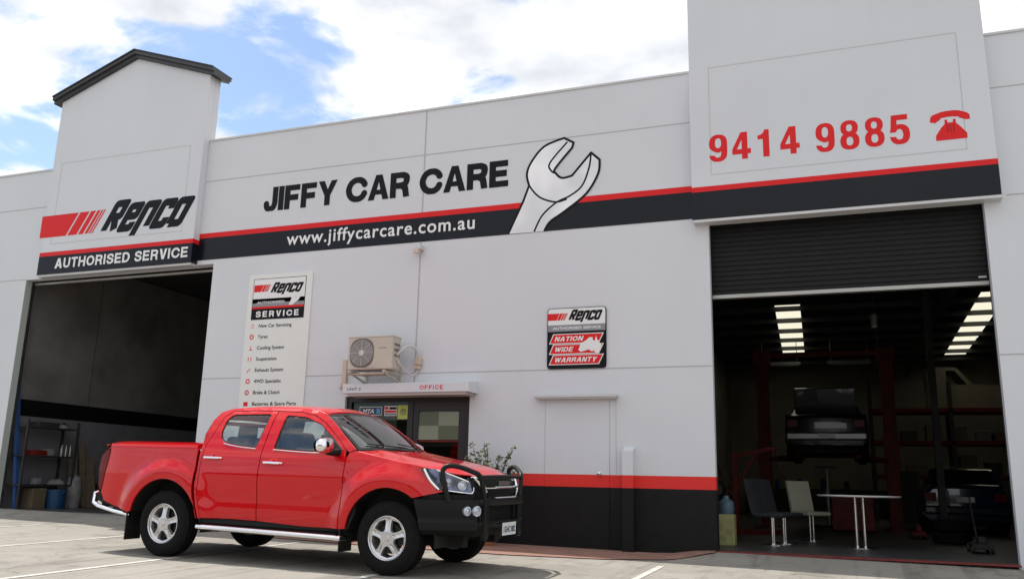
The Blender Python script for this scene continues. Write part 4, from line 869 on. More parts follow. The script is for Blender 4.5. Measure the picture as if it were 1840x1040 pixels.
b.grid(1, 10, lambda i, j: (lambda p: (p[0], p[1], .815-.07*i))(( *pb(-.42+.84*j), 0))); b.grid(2, 10, lambda i, j: (lambda p: (p[0]-.03*i, p[1], .575-.065*i))(( *pb(-.42+.84*j), 0)))
b.grid(1, 10, lambda i, j: (lambda p: (p[0]-.15*i, p[1], .815))(( *pb(-.42+.84*j), 0)))
bb = b.obj('bull_bar_bumper', TR, 'plastic', smooth=True, solid=.012)
b = MB(); b.box(.80, -.42, .50, .90, .42, .75); b.obj('lower_opening', bb, 'black')
b = MB()
for i in range(5): z = .60+i*.03; b.bar((.915, -.42, z), (.915, .42, z), .012)
b.obj('opening_bars', bb, 'bar')
for sd in (-1, 1):
    for v, r in ((.735, .034), (.655, .040)):
        u_ = [p for p in PB if p[1] <= v][-1][0]+(.012 if sd < 0 else -.022); MX = Matrix.Translation((u_, sd*v, .695)) @ Vector((1, sd*.5, 0)).to_track_quat('Z', 'Y').to_matrix().to_4x4()
        b = MB(); b.lathe([(r+.014, -.02), (r+.014, .012), (r, .014), (r, .004), (r*.6, .012), (0, .015)], 22, MX); b.mats = []; fo = b.obj('fog_lamp', bb, 'lampglass', smooth=True)
    o_ = -.045; ev = .015 if sd < 0 else -.05
    b = MB(); b.box(.975, sd*.43, .42, 1.03, sd*.53, .83); b.box(.96, sd*.40, .50, .985, sd*.56, .80); b.prism([(.45, .385), (.53, .385), (.56, .47), (.42, .47)], lambda v, z: (.97, sd*v, z), lambda v, z: (1.025, sd*v, z)); b.v = [(x+o_, y_+sd*ev, z) for x, y_, z in b.v]; b.obj('bar_upright', TR, 'bar', bevel=.012)
    lp = catm([(.70, .86, .79), (.665, .885, .93), (.635, .895, 1.06), (.64, .888, 1.125), (.70, .86, 1.158), (.82, .775, 1.140), (.92, .69, 1.105), (.975, .61, 1.065), (.995, .56, .97), (1.005, .52, .83)], 6)
    b = MB(); b.tube([(u+o_*ss(.7, .95, u), sd*(v+ev*ss(.7, .95, u)), z) for u, v, z in lp], .027, 12); b.obj('bar_hoop', TR, 'bar', smooth=True)
b = MB(); b.tube([(.94, -.60, 1.045), (.955, -.30, 1.05), (.96, 0, 1.052), (.955, .28, 1.05), (.94, .54, 1.045)], .022, 12); b.obj('bar_crosstube', TR, 'bar', smooth=True)
# plates
def plate(u, flip, parent, w=.186, z0=.425, h_=.134):
    b = MB(); b.use('plate').box(u-.004, -w, z0, u+.004, w, z0+h_); sg = -1 if flip else 1
    text(b, '1GHC·082', -w*.86, w*.86, z0+.03, z0+.095, 0, 'navy', offset=.03, mp_=lambda x, z: (u+sg*.0055, sg*x, z)); return b.obj('number_plate', parent, None)
plate(1.03, False, TR)
# mirrors
for sd, pp in zip((-1, 1), fd):
    b = MB(); c = Vector((-.76, sd*1.045, 1.335))
    for_ = []
    def mir(i, j):
        a = j*2*math.pi; t = i*math.pi; rr_ = math.sin(t)**.55; ca, sa = math.cos(a), math.sin(a); ca = math.copysign(abs(ca)**.6, ca); sa = math.copysign(abs(sa)**.6, sa)
        return (c.x-.07*math.cos(t), c.y+.125*rr_*ca*(1), c.z+.088*rr_*sa*(1-.15*ca*sd))
    b.grid(12, 24, mir); b.obj('mirror_cap', pp, 'chrome', smooth=True)
    b = MB(); b.grid(1, 24, lambda i, j: (c.x-.073-.004*i, c.y+(.108 if i == 0 else .0001)*math.cos(j*2*math.pi), c.z+(.075 if i == 0 else .0001)*math.sin(j*2*math.pi))); b.obj('mirror_glass', pp, 'carglass')
    b = MB(); b.tube([(-.70, sd*.86, 1.268), (-.71, sd*.95, 1.262), (-.745, sd*1.04, 1.268)], [.045, .036, .03], 10); b.prism([(-.655, 1.262), (-.86, 1.262), (-.86, 1.30), (-.835, 1.405), (-.80, 1.39)], lambda u, z: (u, sd*(S(u, z)-.012), z), lambda u, z: (u, sd*(S(u, z)+.003), z)); b.obj('mirror_base', pp, 'plastic', bevel=.006)
# side steps, flaps, sills
for sd in (-1, 1):
    b = MB(); b.tube([(-2.47, sd*.84, .37), (-2.51, sd*.90, .38), (-2.49, sd*.975, .385), (-2.40, sd*.985, .385), (-1.5, sd*.985, .372), (-.62, sd*.985, .36), (-.545, sd*.975, .358), (-.52, sd*.90, .355), (-.56, sd*.84, .35)], .031, 12)
    st_ = b.obj('side_step', TR, 'chrome', smooth=True)
    b = MB(); b.box(-2.42, sd*.86, .385, -.62, sd*.955, .40); b.obj('tread_plate', st_, 'plastic')
    b = MB(); b.box(-2.56, sd*.80, .42, -.56, sd*.862, .475); b.obj('sill', TR, 'black')
    b = MB(); b.box(-3.66, sd*.68, .17, -3.645, sd*.93, .56); b.obj('mud_flap', TR, 'rubber', bevel=.004)
    b = MB(); b.box(-.585, sd*.68, .21, -.57, sd*.93, .52); b.prism([(-.585, .42), (-.50, .46), (-.43, .62), (-.42, .72), (-.585, .62)], lambda u, z: (u, sd*.70, z), lambda u, z: (u, sd*.885, z)); b.obj('mud_flap', TR, 'rubber', bevel=.004)
    b = MB(); rb = [(-3.63, .90, .462), (-3.90, .905, .50), (-4.17, .90, .552), (-4.27, .87, .585), (-4.305, .83, .70), (-4.31, .80, .705)]
    b.tube([(u, sd*v, z) for u, v, z in rb], [.020, .022, .024, .028, .028, .026], 10); rbo = b.obj('rear_bumper_tube', TR, 'chrome', smooth=True)
    b = MB(); b.prism([(-3.66, .48), (-4.12, .585), (-4.22, .62), (-4.27, .70), (-4.18, .71), (-4.10, .62)], lambda u, z: (u, sd*.80, z), lambda u, z: (u, sd*.878, z)); b.obj('bumper_filler', rbo, 'plastic')
b = MB(); b.box(-4.30, -.80, .52, -4.20, .80, .66); b.obj('rear_bumper', TR, 'chrome', bevel=.02)
# underbody, wells, tub
b = MB(); b.box(-4.15, -.56, .42, .85, .56, 1.00); b.box(-2.62, -.82, .42, -.60, .82, 1.10); b.box(-4.18, -.82, .66, -3.72, .82, 1.25); b.box(-3.72, -.78, 1.0, -2.72, .78, 1.25)
b.box(-.60, -.80, .98, .40, .80, 1.10); b.box(.62, -.62, .50, .86, .62, 1.0)
b.box(-4.1, -.48, .30, .7, -.36, .46); b.box(-4.1, .36, .30, .7, .48, .46); b.obj('underbody', TR, 'black')
def liner(c, sd):
    b = MB(); A = arc(c, .56, -8, 188, 20); b.add([(u, sd*.56, z) for u, z in A]+[(u, sd*.875, z) for u, z in A], [(i, i+1, 22+i, 21+i) for i in range(20)]); b.obj('wheel_arch_liner', TR, 'black')
for c in (WF, WR_):
    for sd in (-1, 1): liner(c, sd)
b = MB(); b.tube([(WR_, -.70, HZ), (WR_, .70, HZ)], .055, 12); b.lathe([(0, -.15), (.10, -.12), (.15, 0), (.10, .12), (0, .15)], 16, Matrix.Translation((WR_, .05, HZ)) @ Matrix.Rotation(R(90), 4, 'Y'))
b.obj('rear_axle', TR, 'darksteel', smooth=True)
b = MB()
for sd in (-1, 1): b.bar((0, sd*.30, .36), (0, sd*.68, .33), .07, .05); b.bar((.05, sd*.42, .36), (-.4, sd*.40, .42), .05); b.tube([(0, sd*.52, .38), (0, sd*.50, .85)], .045, 10)
b.tube([(.10, -.66, .40), (.10, .66, .40)], .016, 8); b.obj('front_suspension', TR, 'darksteel')
b = MB(); b.tube([(-.4, .30, .36), (-2.2, .30, .36), (-2.9, .34, .42), (-3.9, .55, .40)], .032, 10); b.lathe([(0, -.3), (.09, -.28), (.09, .28), (0, .3)], 16, Matrix.Translation((-1.9, .30, .36)) @ Matrix.Rotation(R(90), 4, 'Y')); b.obj('exhaust', TR, 'darksteel', smooth=True)
# cabin
b = MB(); b.box(-1.05, -.70, 1.10, -.55, .70, 1.22); b.prism([(-1.10, 1.10), (-.52, 1.10), (-.50, 1.285), (-.80, 1.300), (-1.02, 1.24)], lambda u, z: (u, -.72, z), lambda u, z: (u, .72, z)); b.obj('dashboard', TR, 'rubber', bevel=.01)
b = MB(); b.grid(10, 12, lambda i, j: (-1.08-1.50*i, (j*2-1)*.58, 1.755-.008*abs(j*2-1)**2-.01*i-.02*(1-i)**4)); b.obj('headliner', TR, 'liner')
for sd in (-1, 1):
    b = MB(); b.prism(fillet([(-1.62, 1.02), (-1.42, 1.02), (-1.46, 1.30), (-1.56, 1.50), (-1.66, 1.50)], .05), lambda u, z: (u, sd*.40-.25, z), lambda u, z: (u, sd*.40+.25, z)); b.obj('front_seat', TR, 'seat', bevel=.05, smooth=True)
    b = MB(); b.prism(fillet([(-1.70, 1.50), (-1.62, 1.50), (-1.60, 1.66), (-1.67, 1.67)], .03), lambda u, z: (u, sd*.40-.13, z), lambda u, z: (u, sd*.40+.13, z)); b.obj('headrest', TR, 'seat', bevel=.03, smooth=True)
    b = MB(); b.prism(fillet([(-2.42, 1.42), (-2.33, 1.42), (-2.32, 1.565), (-2.40, 1.575)], .03), lambda u, z: (u, sd*.38-.13, z), lambda u, z: (u, sd*.38+.13, z)); b.obj('headrest', TR, 'seat', bevel=.035, smooth=True)
b = MB(); b.prism([(-2.50, 1.05), (-2.20, 1.05), (-2.30, 1.43), (-2.46, 1.43)], lambda u, z: (u, -.66, z), lambda u, z: (u, .66, z)); b.obj('rear_seat', TR, 'seat', bevel=.04, smooth=True)
b = MB(); b.lathe([(.185+.014*math.cos(a), .014*math.sin(a)) for a in [i*math.pi/4 for i in range(8)]], 28, Matrix.Translation((-1.13, -.38, 1.22)) @ Matrix.Rotation(R(-65), 4, 'Y'), True); b.lathe([(0, .01), (.06, .0), (.05, -.03)], 16, Matrix.Translation((-1.13, -.38, 1.22)) @ Matrix.Rotation(R(-65), 4, 'Y'))
b.obj('steering_wheel', TR, 'rubber', smooth=True)
b = MB(); b.box(-1.03, -.11, 1.625, -1.01, .11, 1.685); b.bar((-.98, 0, 1.72), (-1.01, 0, 1.66), .02); b.obj('rear_view_mirror', TR, 'rubber', bevel=.008)
# wheels
def wheel(u, sd):
    MX = Matrix.Translation((u, sd*.788, HZ)) @ Matrix.Rotation(R(90 if sd < 0 else -90), 4, 'X')   # local z points outwards
    w = .125; b = MB()
    prof = [(.228, .105), (.245, .116), (.285, .126), (.325, .122), (.352, .108), (.372, .088)]
    for zz in (.070, .045, .015): prof += [(.3815, zz+.014), (.3815, zz), (.374, zz-.003), (.374, zz-.009)]
    full = prof+[(r_, -z_) for r_, z_ in prof[::-1]]; b.lathe(full, 72, MX); t = b.obj('tyre', TR, 'tyre', smooth=True, autos=30)
    b = MB(); b.lathe([(.232, .112), (.226, .116), (.218, .108), (.212, .07), (.205, -.10), (.228, -.11)], 48, MX); b.obj('rim_barrel', t, 'alloy', smooth=True)
    # five-spoke face
    def pol(r_, a): return (r_*math.cos(a), r_*math.sin(a))
    holes_ = []
    for k in range(5):
        a = R(90+36+72*k); holes_.append(fillet([pol(.085, a-R(13)), pol(.145, a-R(24)), pol(.197, a-R(25)), pol(.204, a), pol(.197, a+R(25)), pol(.145, a+R(24)), pol(.085, a+R(13))], .018, 4))
    disc_ = [pol(.219, 2*math.pi*i/60) for i in range(60)]; vs, fs = cdt([disc_], holes_, .016); b = MB()
    def dep(x, y_):
        r_ = math.hypot(x, y_); a = math.degrees(math.atan2(y_, x)); d = abs(((a-90+36) % 72)-36); base = .088+.012*ss(.19, .12, r_) if False else .086+.020*(1-ss(.04, .20, r_))
        return base+(-.016*math.exp(-(d/5)**2) if .075 < r_ < .20 else 0)+(.012*ss(.20, .218, r_))
    b.add([MX @ Vector((x, y_, dep(x, y_))) for x, y_ in vs], fs)
    for hp in holes_:
        hh = dens(hp, .016); n = len(hh); b.add([MX @ Vector((x, y_, dep(x, y_))) for x, y_ in hh]+[MX @ Vector((x*1.0, y_, dep(x, y_)-.045)) for x, y_ in hh], [(i, (i+1) % n, n+(i+1) % n, n+i) for i in range(n)])
    fo = b.obj('spoke_face', t, 'alloy', smooth=True, autos=40)
    b = MB(); b.lathe([(0, .118), (.026, .117), (.031, .112), (.033, .100)], 24, MX)
    for k in range(6): a = R(60*k); b.lathe([(0, .012), (.009, .011), (.010, 0)], 8, MX @ Matrix.Translation((.055*math.cos(a), .055*math.sin(a), .098)))
    b.obj('hub_cap', t, 'alloy', smooth=True)
    b = MB(); b.lathe([(0, .03), (.155, .03), (.155, .01), (0, .01)], 36, MX); b.box(-.05, -.16, .0, .05, -.09, .045, MX); b.obj('brake_disc', t, 'disc', smooth=True)
for u in (WF, WR_):
    for sd in (-1, 1): wheel(u, sd)
# ================================================================== WORKSHOP CONTENTS
FZ = .092
def car(name, label, cat, x, y, z, heading, m, kind, length=4.4, group=None):
    """a parked car seen from behind; local +x is its rear end direction towards the door"""
    t = thing(name, label, cat, (x, y, z), local=True, group=group); t.rotation_euler = (0, 0, heading)
    wv = .84 if kind == 'hatch' else .88; rh = 1.42
    if kind == 'hatch': prof = [(0, .45, .80, .95), (.03, .30, .86, 1.00), (.10, .25, .92, 1.05), (.9, .22, .95, 1.0), (2.6, .22, .92, .95), (length-.15, .25, .72, .74), (length, .4, .6, .62)]; gh = [(.10, 1.0), (.42, 1.38), (.75, rh), (1.9, rh), (2.8, .97)]
    else: prof = [(0, .50, .85, .90), (.04, .32, .94, .96), (.12, .26, 1.0, 1.01), (1.0, .22, 1.0, 1.0), (2.9, .22, .95, .96), (length-.15, .25, .72, .74), (length, .4, .6, .62)]; gh = [(.75, 1.0), (1.25, 1.36), (1.6, rh), (2.3, rh-.02), (3.1, .98)]
    b = MB(); secs = []
    for i, (u, zb, zs, zt) in enumerate(prof):
        w = wv*(.90 if i in (0, len(prof)-1) else 1); ring = [(w*.85, zb), (w, zb+.12), (w*1.0, (zb+zs)/2), (w*.97, zs), (w*.80, zt), (0, zt+.02)]; ring = ring+[(-a, c) for a, c in ring[::-1][1:]]; secs.append([(-u, a, c) for a, c in ring])
    n = len(secs[0]); b.add([p for s_ in secs for p in s_], [(i*n+k, i*n+(k+1) % n, (i+1)*n+(k+1) % n, (i+1)*n+k) for i in range(len(secs)-1) for k in range(n)]+[tuple(range(n)), tuple((len(secs)-1)*n+k for k in range(n))])
    b.obj('body', t, m, smooth=True, bevel=.02)
    b = MB(); vs = []
    for u, zz in gh: k = (zz-.95)/.47; w = wv*(.93-.22*k); vs += [(-u, -w, zz), (-u, w, zz)]
    L = len(gh); fs = [(2*i, 2*i+1, 2*i+3, 2*i+2) for i in range(L-1)]
    lo = [(-gh[0][0], -wv*.93, .93), (-gh[-1][0], -wv*.93, .93), (-gh[0][0], wv*.93, .93), (-gh[-1][0], wv*.93, .93)]
    b.add(vs, fs+[tuple(range(0, 2*L, 2)), tuple(range(1, 2*L, 2))]); cab_ = b.obj('cabin', t, m, bevel=.03)
    def onr(u0, s_):   # point on rear glass: u0 0..1 up the slope
        (ua, za), (ub, zb) = gh[0], gh[1]; u_ = ua+(ub-ua)*u0; zz = za+(zb-za)*u0; k = (zz-.95)/.47; return Vector((-u_+.012, s_*wv*(.93-.22*k)*.88, zz+.012))
    b = MB(); b.add([onr(.12, -1), onr(.12, 1), onr(.95, .95), onr(.95, -.95)], [(0, 1, 2, 3)]); b.obj('rear_window', t, 'carglass')
    for sd in (-1, 1):
        b = MB(); q = []
        for u, zz in gh[1:-1]: k = (zz-.05-.95)/.47; q.append((-u, sd*(wv*(.93-.22*k)+.006), zz-.05))
        q = [(-gh[0][0]-.25, sd*(wv*.93+.004), 1.0)]+q+[(-gh[-1][0]+.25, sd*(wv*.93+.004), 1.0)]; b.add(q, [tuple(range(len(q)))]); b.obj('side_window', t, 'carglass')
        b = MB(); b.box(-.10, sd*wv*.66, .70, .012, sd*wv*.93, .88); b.obj('tail_lamp', t, 'lampred', bevel=.015)
    b = MB(); b.box(-.25, -wv*.97, .42, .07, wv*.97, .60); b.obj('rear_bumper', t, 'silver' if kind != 'hatch' else m, bevel=.04)
    b = MB(); b.use('plate').box(.06 if kind != 'hatch' else .012, -.18, .68 if kind == 'hatch' else .46, .076 if kind != 'hatch' else .03, .18, .79 if kind == 'hatch' else .57); b.obj('number_plate', t)
    for u in (-.80, -length+.85):
        for sd in (-1, 1):
            b = MB(); MX = Matrix.Translation((u, sd*(wv-.10), .31)) @ Matrix.Rotation(R(90), 4, 'X'); b.lathe([(.19, .09), (.28, .10), (.31, .07), (.31, -.07), (.28, -.10), (.19, -.09)], 28, MX); w_ = b.obj('wheel', t, 'tyre', smooth=True)
            b = MB(); b.lathe([(0, .07), (.19, .085), (.19, -.085), (0, -.07)], 20, MX); b.obj('rim', w_, 'disc', smooth=True)
    b = MB(); b.box(-length+.2, -wv*.75, .18, -.3, wv*.75, .30); b.obj('underside', t, 'black')
    return t
# heading: local +x (rear end) faces the street
lc = car('car_on_lift', 'dark car with silver bumper raised high on a two post lift', 'car', -.30, 20.6, 1.62, R(-90), 'darkcar', 'sedan')
b = MB(); b.prism([(-.72, 1.02), (-.60, 1.02), (-.42, 1.62), (-.52, 1.64)], lambda u, z: (u, -.66, z), lambda u, z: (u, .66, z)); b.obj('boot_lid', lc, 'darkcar', bevel=.02, label='raised boot lid')
car('dark_blue_car', 'dark blue hatchback parked nose in at the right of the workshop', 'car', 2.42, 21.2, FZ, R(-93), 'navycar', 'hatch')
# two post lift
lf_ = thing('vehicle_lift', 'red two post vehicle lift holding the dark car', 'vehicle lift', (-.3, 22.3, FZ))
for x in (-1.75, 1.10):
    b = MB(); b.box(x-.14, 22.2, FZ, x+.14, 22.45, 4.25); b.box(x-.30, 22.05, FZ, x+.30, 22.6, FZ+.03); b.box(x-.20, 22.1, 3.95, x+.20, 22.5, 4.30); po = b.obj('lift_post', lf_, 'redsteel', bevel=.01)
    b = MB(); b.box(x-.17, 22.15, 1.5, x+.17, 22.22, 2.1); b.obj('carriage', po, 'redsteel')
b = MB(); b.box(-1.75, 22.25, 4.15, 1.10, 22.4, 4.27); b.obj('overhead_beam', lf_, 'redsteel')
b = MB()
for a, c in (((-1.62, 22.2, 1.66), (-.95, 21.2, 1.72)), ((-1.62, 22.4, 1.66), (-.95, 23.6, 1.72)), ((.98, 22.2, 1.66), (.35, 21.2, 1.72)), ((.98, 22.4, 1.66), (.35, 23.6, 1.72))): b.bar(a, c, .12, .09)
b.obj('lift_arm', lf_, 'redsteel')
# round table
tb = thing('round_table', 'white round topped table on two chrome legs inside the right bay', 'table', (.21, 15.0, FZ))
b = MB(); b.lathe([(0, .862), (.59, .862), (.613, .870), (.62, .882), (.613, .892), (0, .892)], 64, Matrix.Translation((.21, 15.0, 0))); b.obj('tabletop', tb, 'whitetop', smooth=True)
for dx in (-.06, .06):
    b = MB(); b.tube([(.21+dx, 15.0, FZ+.03), (.21+dx, 15.0, .86)], .028, 14); b.obj('leg', tb, 'steel', smooth=True)
b = MB(); b.lathe([(0, FZ), (.26, FZ), (.26, FZ+.012), (.10, FZ+.035), (0, FZ+.035)], 32, Matrix.Translation((.21, 15.0, 0))); b.obj('base', tb, 'steel', smooth=True)
def chair(name, label, x, y, ang, m, group=None):
    t = thing(name, label, 'chair', (x, y, FZ), local=True, group=group); t.rotation_euler = (0, 0, ang)
    b = MB(); b.box(-.24, -.24, .43, .24, .24, .50); b.obj('seat', t, m, bevel=.03)
    b = MB(); b.prism(fillet([(-.26, .47), (-.20, .47), (-.33, 1.02), (-.38, 1.02)], .02), lambda u, z: (u, -.23, z), lambda u, z: (u, .23, z)); b.obj('backrest', t, m, bevel=.02)
    for dy in (-.035, .035):
        b = MB(); b.tube([(0, dy, .03), (0, dy, .43)], .022, 12); b.obj('leg', t, 'steel', smooth=True)
    b = MB(); b.lathe([(0, 0), (.20, 0), (.20, .012), (.08, .03), (0, .03)], 28); b.obj('base', t, 'steel', smooth=True)
    return t
c0 = chair('cafe_chair', 'dark grey high backed chair nearest the left edge of the right bay', -1.09, 14.75, R(-14), 'greychair', 'pair of dark grey chairs beside the table')
c1 = dup(c0, (-.95, 15.3, FZ), R(-20), 'dark grey high backed chair just behind the other dark chair')
chair('cafe_chair', 'cream coloured chair leaning back beside the round table', -.56, 16.4, R(-50), 'whitechair')
# water cooler, boxes
wc = thing('storage_cabinet', 'pale yellow cabinet with a blue grey bottle on top just inside the bay', 'cabinet', (-1.74, 14.3, FZ))
b = MB(); b.box(-1.88, 14.15, FZ, -1.62, 14.45, .56); b.obj('cabinet', wc, 'yellow', bevel=.01)
b = MB(); b.lathe([(0, .56), (.10, .56), (.12, .60), (.12, .74), (.05, .80), (.04, .84), (0, .84)], 20, Matrix.Translation((-1.75, 14.3, 0))); b.obj('bottle', wc, 'tank', smooth=True)
rn = random.Random(11)
eng = thing('engine_hoist', 'dark engine hoist with raised arm standing before the red lift post', 'hoist', (-1.9, 18.0, FZ))
b = MB(); b.bar((-2.0, 18.0, FZ), (-2.0, 18.0, 1.65), .08); b.bar((-2.0, 18.0, 1.6), (-1.2, 18.0, 1.75), .07); b.bar((-2.0, 18.0, .9), (-1.6, 18.0, 1.65), .05); b.obj('mast', eng, 'redsteel')
b = MB(); b.bar((-2.2, 17.9, FZ+.05), (-1.2, 17.7, FZ+.05), .07); b.bar((-2.2, 18.1, FZ+.05), (-1.2, 18.4, FZ+.05), .07); b.obj('base', eng, 'redsteel')
b = MB(); b.tube([(-1.22, 18.0, 1.72), (-1.22, 18.0, 1.35)], .012, 6); b.obj('chain', eng, 'darksteel')
# tool trolleys / benches
def cabinet(name, label, cat, x0, y0, x1, y1, z1, m, nd):
    t = thing(name, label, cat, ((x0+x1)/2, (y0+y1)/2, FZ)); b = MB(); b.box(x0, y0, FZ+.08, x1, y1, z1); b.obj('case', t, m, bevel=.01)
    for i in range(nd):
        z = FZ+.12+(z1-FZ-.16)*i/nd; b = MB(); b.box(x0+.02, y0-.015, z, x1-.02, y0, z+(z1-FZ-.16)/nd-.02); d_ = b.obj('drawer', t, m); b = MB(); b.box(x0+.08, y0-.03, z+.05, x1-.08, y0-.02, z+.065); b.obj('drawer_handle', d_, 'darksteel')
    return t
cabinet('tool_chest', 'low drawer tool chest behind the round table', 'tool chest', -.25, 19.6, .55, 20.0, .85, 'redsteel', 5)
cabinet('workbench', 'long dark workbench against the back wall of the workshop', 'workbench', -3.2, 31.8, 1.4, 32.6, 1.0, 'darksteel', 4)
cabinet('tool_cabinet', 'dark cabinet standing right of the lift', 'cabinet', 1.15, 25.2, 1.85, 25.7, 1.5, 'darksteel', 5)
# pallet rack on the right with a van cab on its top beam
rk = thing('pallet_rack', 'tall pallet rack with orange beams along the back of the workshop', 'rack', (3.3, 29.2, FZ))
for x in (.9, 3.1, 5.3):
    for yq in (28.6, 29.7):
        b = MB(); b.box(x-.05, yq-.05, FZ, x+.05, yq+.05, 4.2); b.obj('upright', rk, 'darksteel')
for z in (1.35, 2.35, 3.3):
    b = MB(); b.box(.9, 28.55, z, 5.3, 28.62, z+.12); b.box(.9, 29.68, z, 5.3, 29.75, z+.12); b.obj('beam', rk, 'redsteel')
    b = MB(); b.box(.95, 28.63, z+.08, 5.25, 29.67, z+.11); b.obj('shelf', rk, 'wood')
k = 0
for z in (1.46, 2.46):
    x = 1.2
    while x < 4.9:
        w = rn.uniform(.25, .6); hh = rn.uniform(.2, .62); m = rn.choice(['card', 'darksteel', 'silver', 'wood']); mb = MB(); mb.box(x, 28.75, z, x+w, 29.45, z+hh); mb.box(x-.006, 28.74, z+hh-.05, x+w+.006, 29.46, z+hh+.01)
        tag(mb.obj('storage_box', mat_=m, bevel=.01), ('storage box on the %s shelf of the pallet rack' % ('lower' if z < 2 else 'middle')), 'box', 'storage boxes on the %s rack shelf' % ('lower' if z < 2 else 'middle')); x += w+rn.uniform(.08, .35); k += 1
vn = thing('van_cab', 'cream van cab shell stored on top of the pallet rack', 'van body', (3.8, 29.1, 3.42))
vb = [(2.55, 3.42), (2.75, 3.42), (5.2, 3.42), (5.2, 4.05), (3.75, 4.10), (3.35, 4.62), (2.62, 4.66), (2.55, 4.5)]
wnd = fillet([(3.05, 4.10), (3.58, 4.12), (3.28, 4.53), (3.05, 4.54)], .04)
for yq in (28.65, 29.9):
    vs, fs = cdt([vb], [wnd]); b = MB(); b.add([(x, yq, z) for x, z in vs], fs); b.obj('side_panel', vn, 'vanbody', solid=.02)
b = MB(); b.add([(x, yq, z) for x, z in vb for yq in (28.65, 29.9)], [(2*i, 2*i+1, (2*i+3) % 16, (2*i+2) % 16) for i in range(2, 8)]); b.obj('roof', vn, 'vanbody')
# column and hanging work light
b = MB(); b.box(1.80, 19.9, FZ, 1.93, 20.1, 5.2); b.box(1.70, 19.8, FZ, 2.03, 20.2, FZ+.03); tag(b.obj('steel_column', mat_='darksteel'), 'slender painted steel column beside the dark blue car', 'column')
hk = thing('hanging_reel', 'small pale hose reel hanging from the workshop ceiling', 'hose reel', (.72, 17.5, 4.1)); b = MB(); b.box(.66, 17.44, 3.98, .78, 17.56, 4.25); b.obj('reel', hk, 'silver', bevel=.03); b = MB(); b.tube([(.72, 17.5, 4.25), (.72, 17.5, 5.2)], .012, 6); b.tube([(.74, 17.5, 3.98), (.75, 17.5, 3.6)], .01, 6); b.obj('hose', hk, 'darksteel')
# low jack and wheel near the right edge
for i, (x, y) in enumerate(((1.88, 15.2), (1.30, 19.0))):
    t = thing('trolley_jack', ('dark grey trolley jack on the floor by the right door edge', 'dark trolley jack on the floor behind the round table')[i], 'trolley jack', (x, y, FZ), local=True)
    b = MB(); b.box(-.13, -.35, .06, .13, .30, .14); b.box(-.05, -.30, .14, .05, 0, .24); b.obj('frame', t, 'darksteel' if i == 0 else 'redsteel', bevel=.01)
    for dx in (-.13, .13):
        for dy in (-.28, .25): b = MB(); b.lathe([(0, -.02), (.06, -.02), (.06, .02), (0, .02)], 16, Matrix.Translation((dx, dy, .06)) @ Matrix.Rotation(R(90), 4, 'Y')); b.obj('castor', t, 'darksteel')
    b = MB(); b.tube([(0, .25, .16), (0, .75, .80)], .015, 8); b.obj('handle', t, 'darksteel')
tw = thing('spare_wheel', 'spare wheel standing against the left wall of the right bay', 'wheel', (-3.3, 19.0, FZ)); b = MB(); b.lathe([(.20, .09), (.30, .10), (.33, .07), (.33, -.07), (.30, -.10), (.20, -.09)], 28, Matrix.Translation((-3.3, 19.0, FZ+.33)) @ Matrix.Rotation(R(90), 4, 'X')); b.obj('tyre', tw, 'tyre', smooth=True); b = MB(); b.lathe([(0, .05), (.2, .07), (.2, -.07), (0, -.05)], 20, Matrix.Translation((-3.3, 19.0, FZ+.33)) @ Matrix.Rotation(R(90), 4, 'X')); b.obj('rim', tw, 'disc')

# ---- left bay
FL = .235
bp = thing('blue_post', 'thin blue steel post leaning just inside the left bay', 'post', (-15.62, 13.10, FL)); b = MB(); b.bar((-15.60, 13.22, FL+.01), (-15.86, 13.08, 2.75), .075); b.box(-15.68, 13.14, FL, -15.52, 13.30, FL+.015); b.obj('shaft', bp, 'blue')
sh = thing('shelving_unit', 'black steel shelving unit against the concrete side wall', 'shelving', (-15.6, 13.75, FL))
SX0, SX1, SY0, SY1 = -15.88, -15.45, 13.12, 14.38
for x in (SX0, SX1):
    for yq in (SY0, SY1): b = MB(); b.box(x-.02, yq-.02, FL, x+.02, yq+.02, 2.02); b.obj('upright', sh, 'darksteel')
for z in (.72, 1.30, 1.88): b = MB(); b.box(SX0, SY0, z-.03, SX1, SY1, z); b.obj('shelf', sh, 'darksteel')
def small(name, label, cat, m, x, y, z, a, b_, c, group=None, rot=0):
    mb = MB(); mb.box(-a/2, -b_/2, 0, a/2, b_/2, c); mb.box(-a/2-.004, -b_/2-.004, c*.86, a/2+.004, b_/2+.004, c+.004); o = mb.obj(name, mat_=m, bevel=.008); o.location = (x, y, z); o.rotation_euler = (0, 0, rot); return tag(o, label, cat, group)
small('parts_box', 'red topped flat box on the middle shelf of the black shelving', 'box', 'redsteel', -15.62, 13.55, 1.30, .26, .30, .10)
small('parts_box', 'grey box beside the flat red box on the middle shelf', 'box', 'cloth', -15.62, 13.82, 1.30, .22, .16, .14)
small('parts_box', 'dark case at the near end of the top shelf', 'box', 'darksteel', -15.62, 13.65, 1.88, .3, .5, .10)
small('parts_box', 'cardboard carton standing on the floor under the shelving', 'box', 'card', -15.60, 13.62, FL, .30, .32, .40)
for i in range(3):
    b = MB(); b.lathe([(0, 0), (.035, 0), (.035, .16), (.015, .20), (.015, .24), (0, .24)], 14); o = b.obj('spray_can', mat_='silver', smooth=True); o.location = (-15.52, 14.08+i*.11, 1.30)
    tag(o, 'pale spray can in the row of three on the middle shelf', 'spray can', 'row of spray cans on the middle shelf')
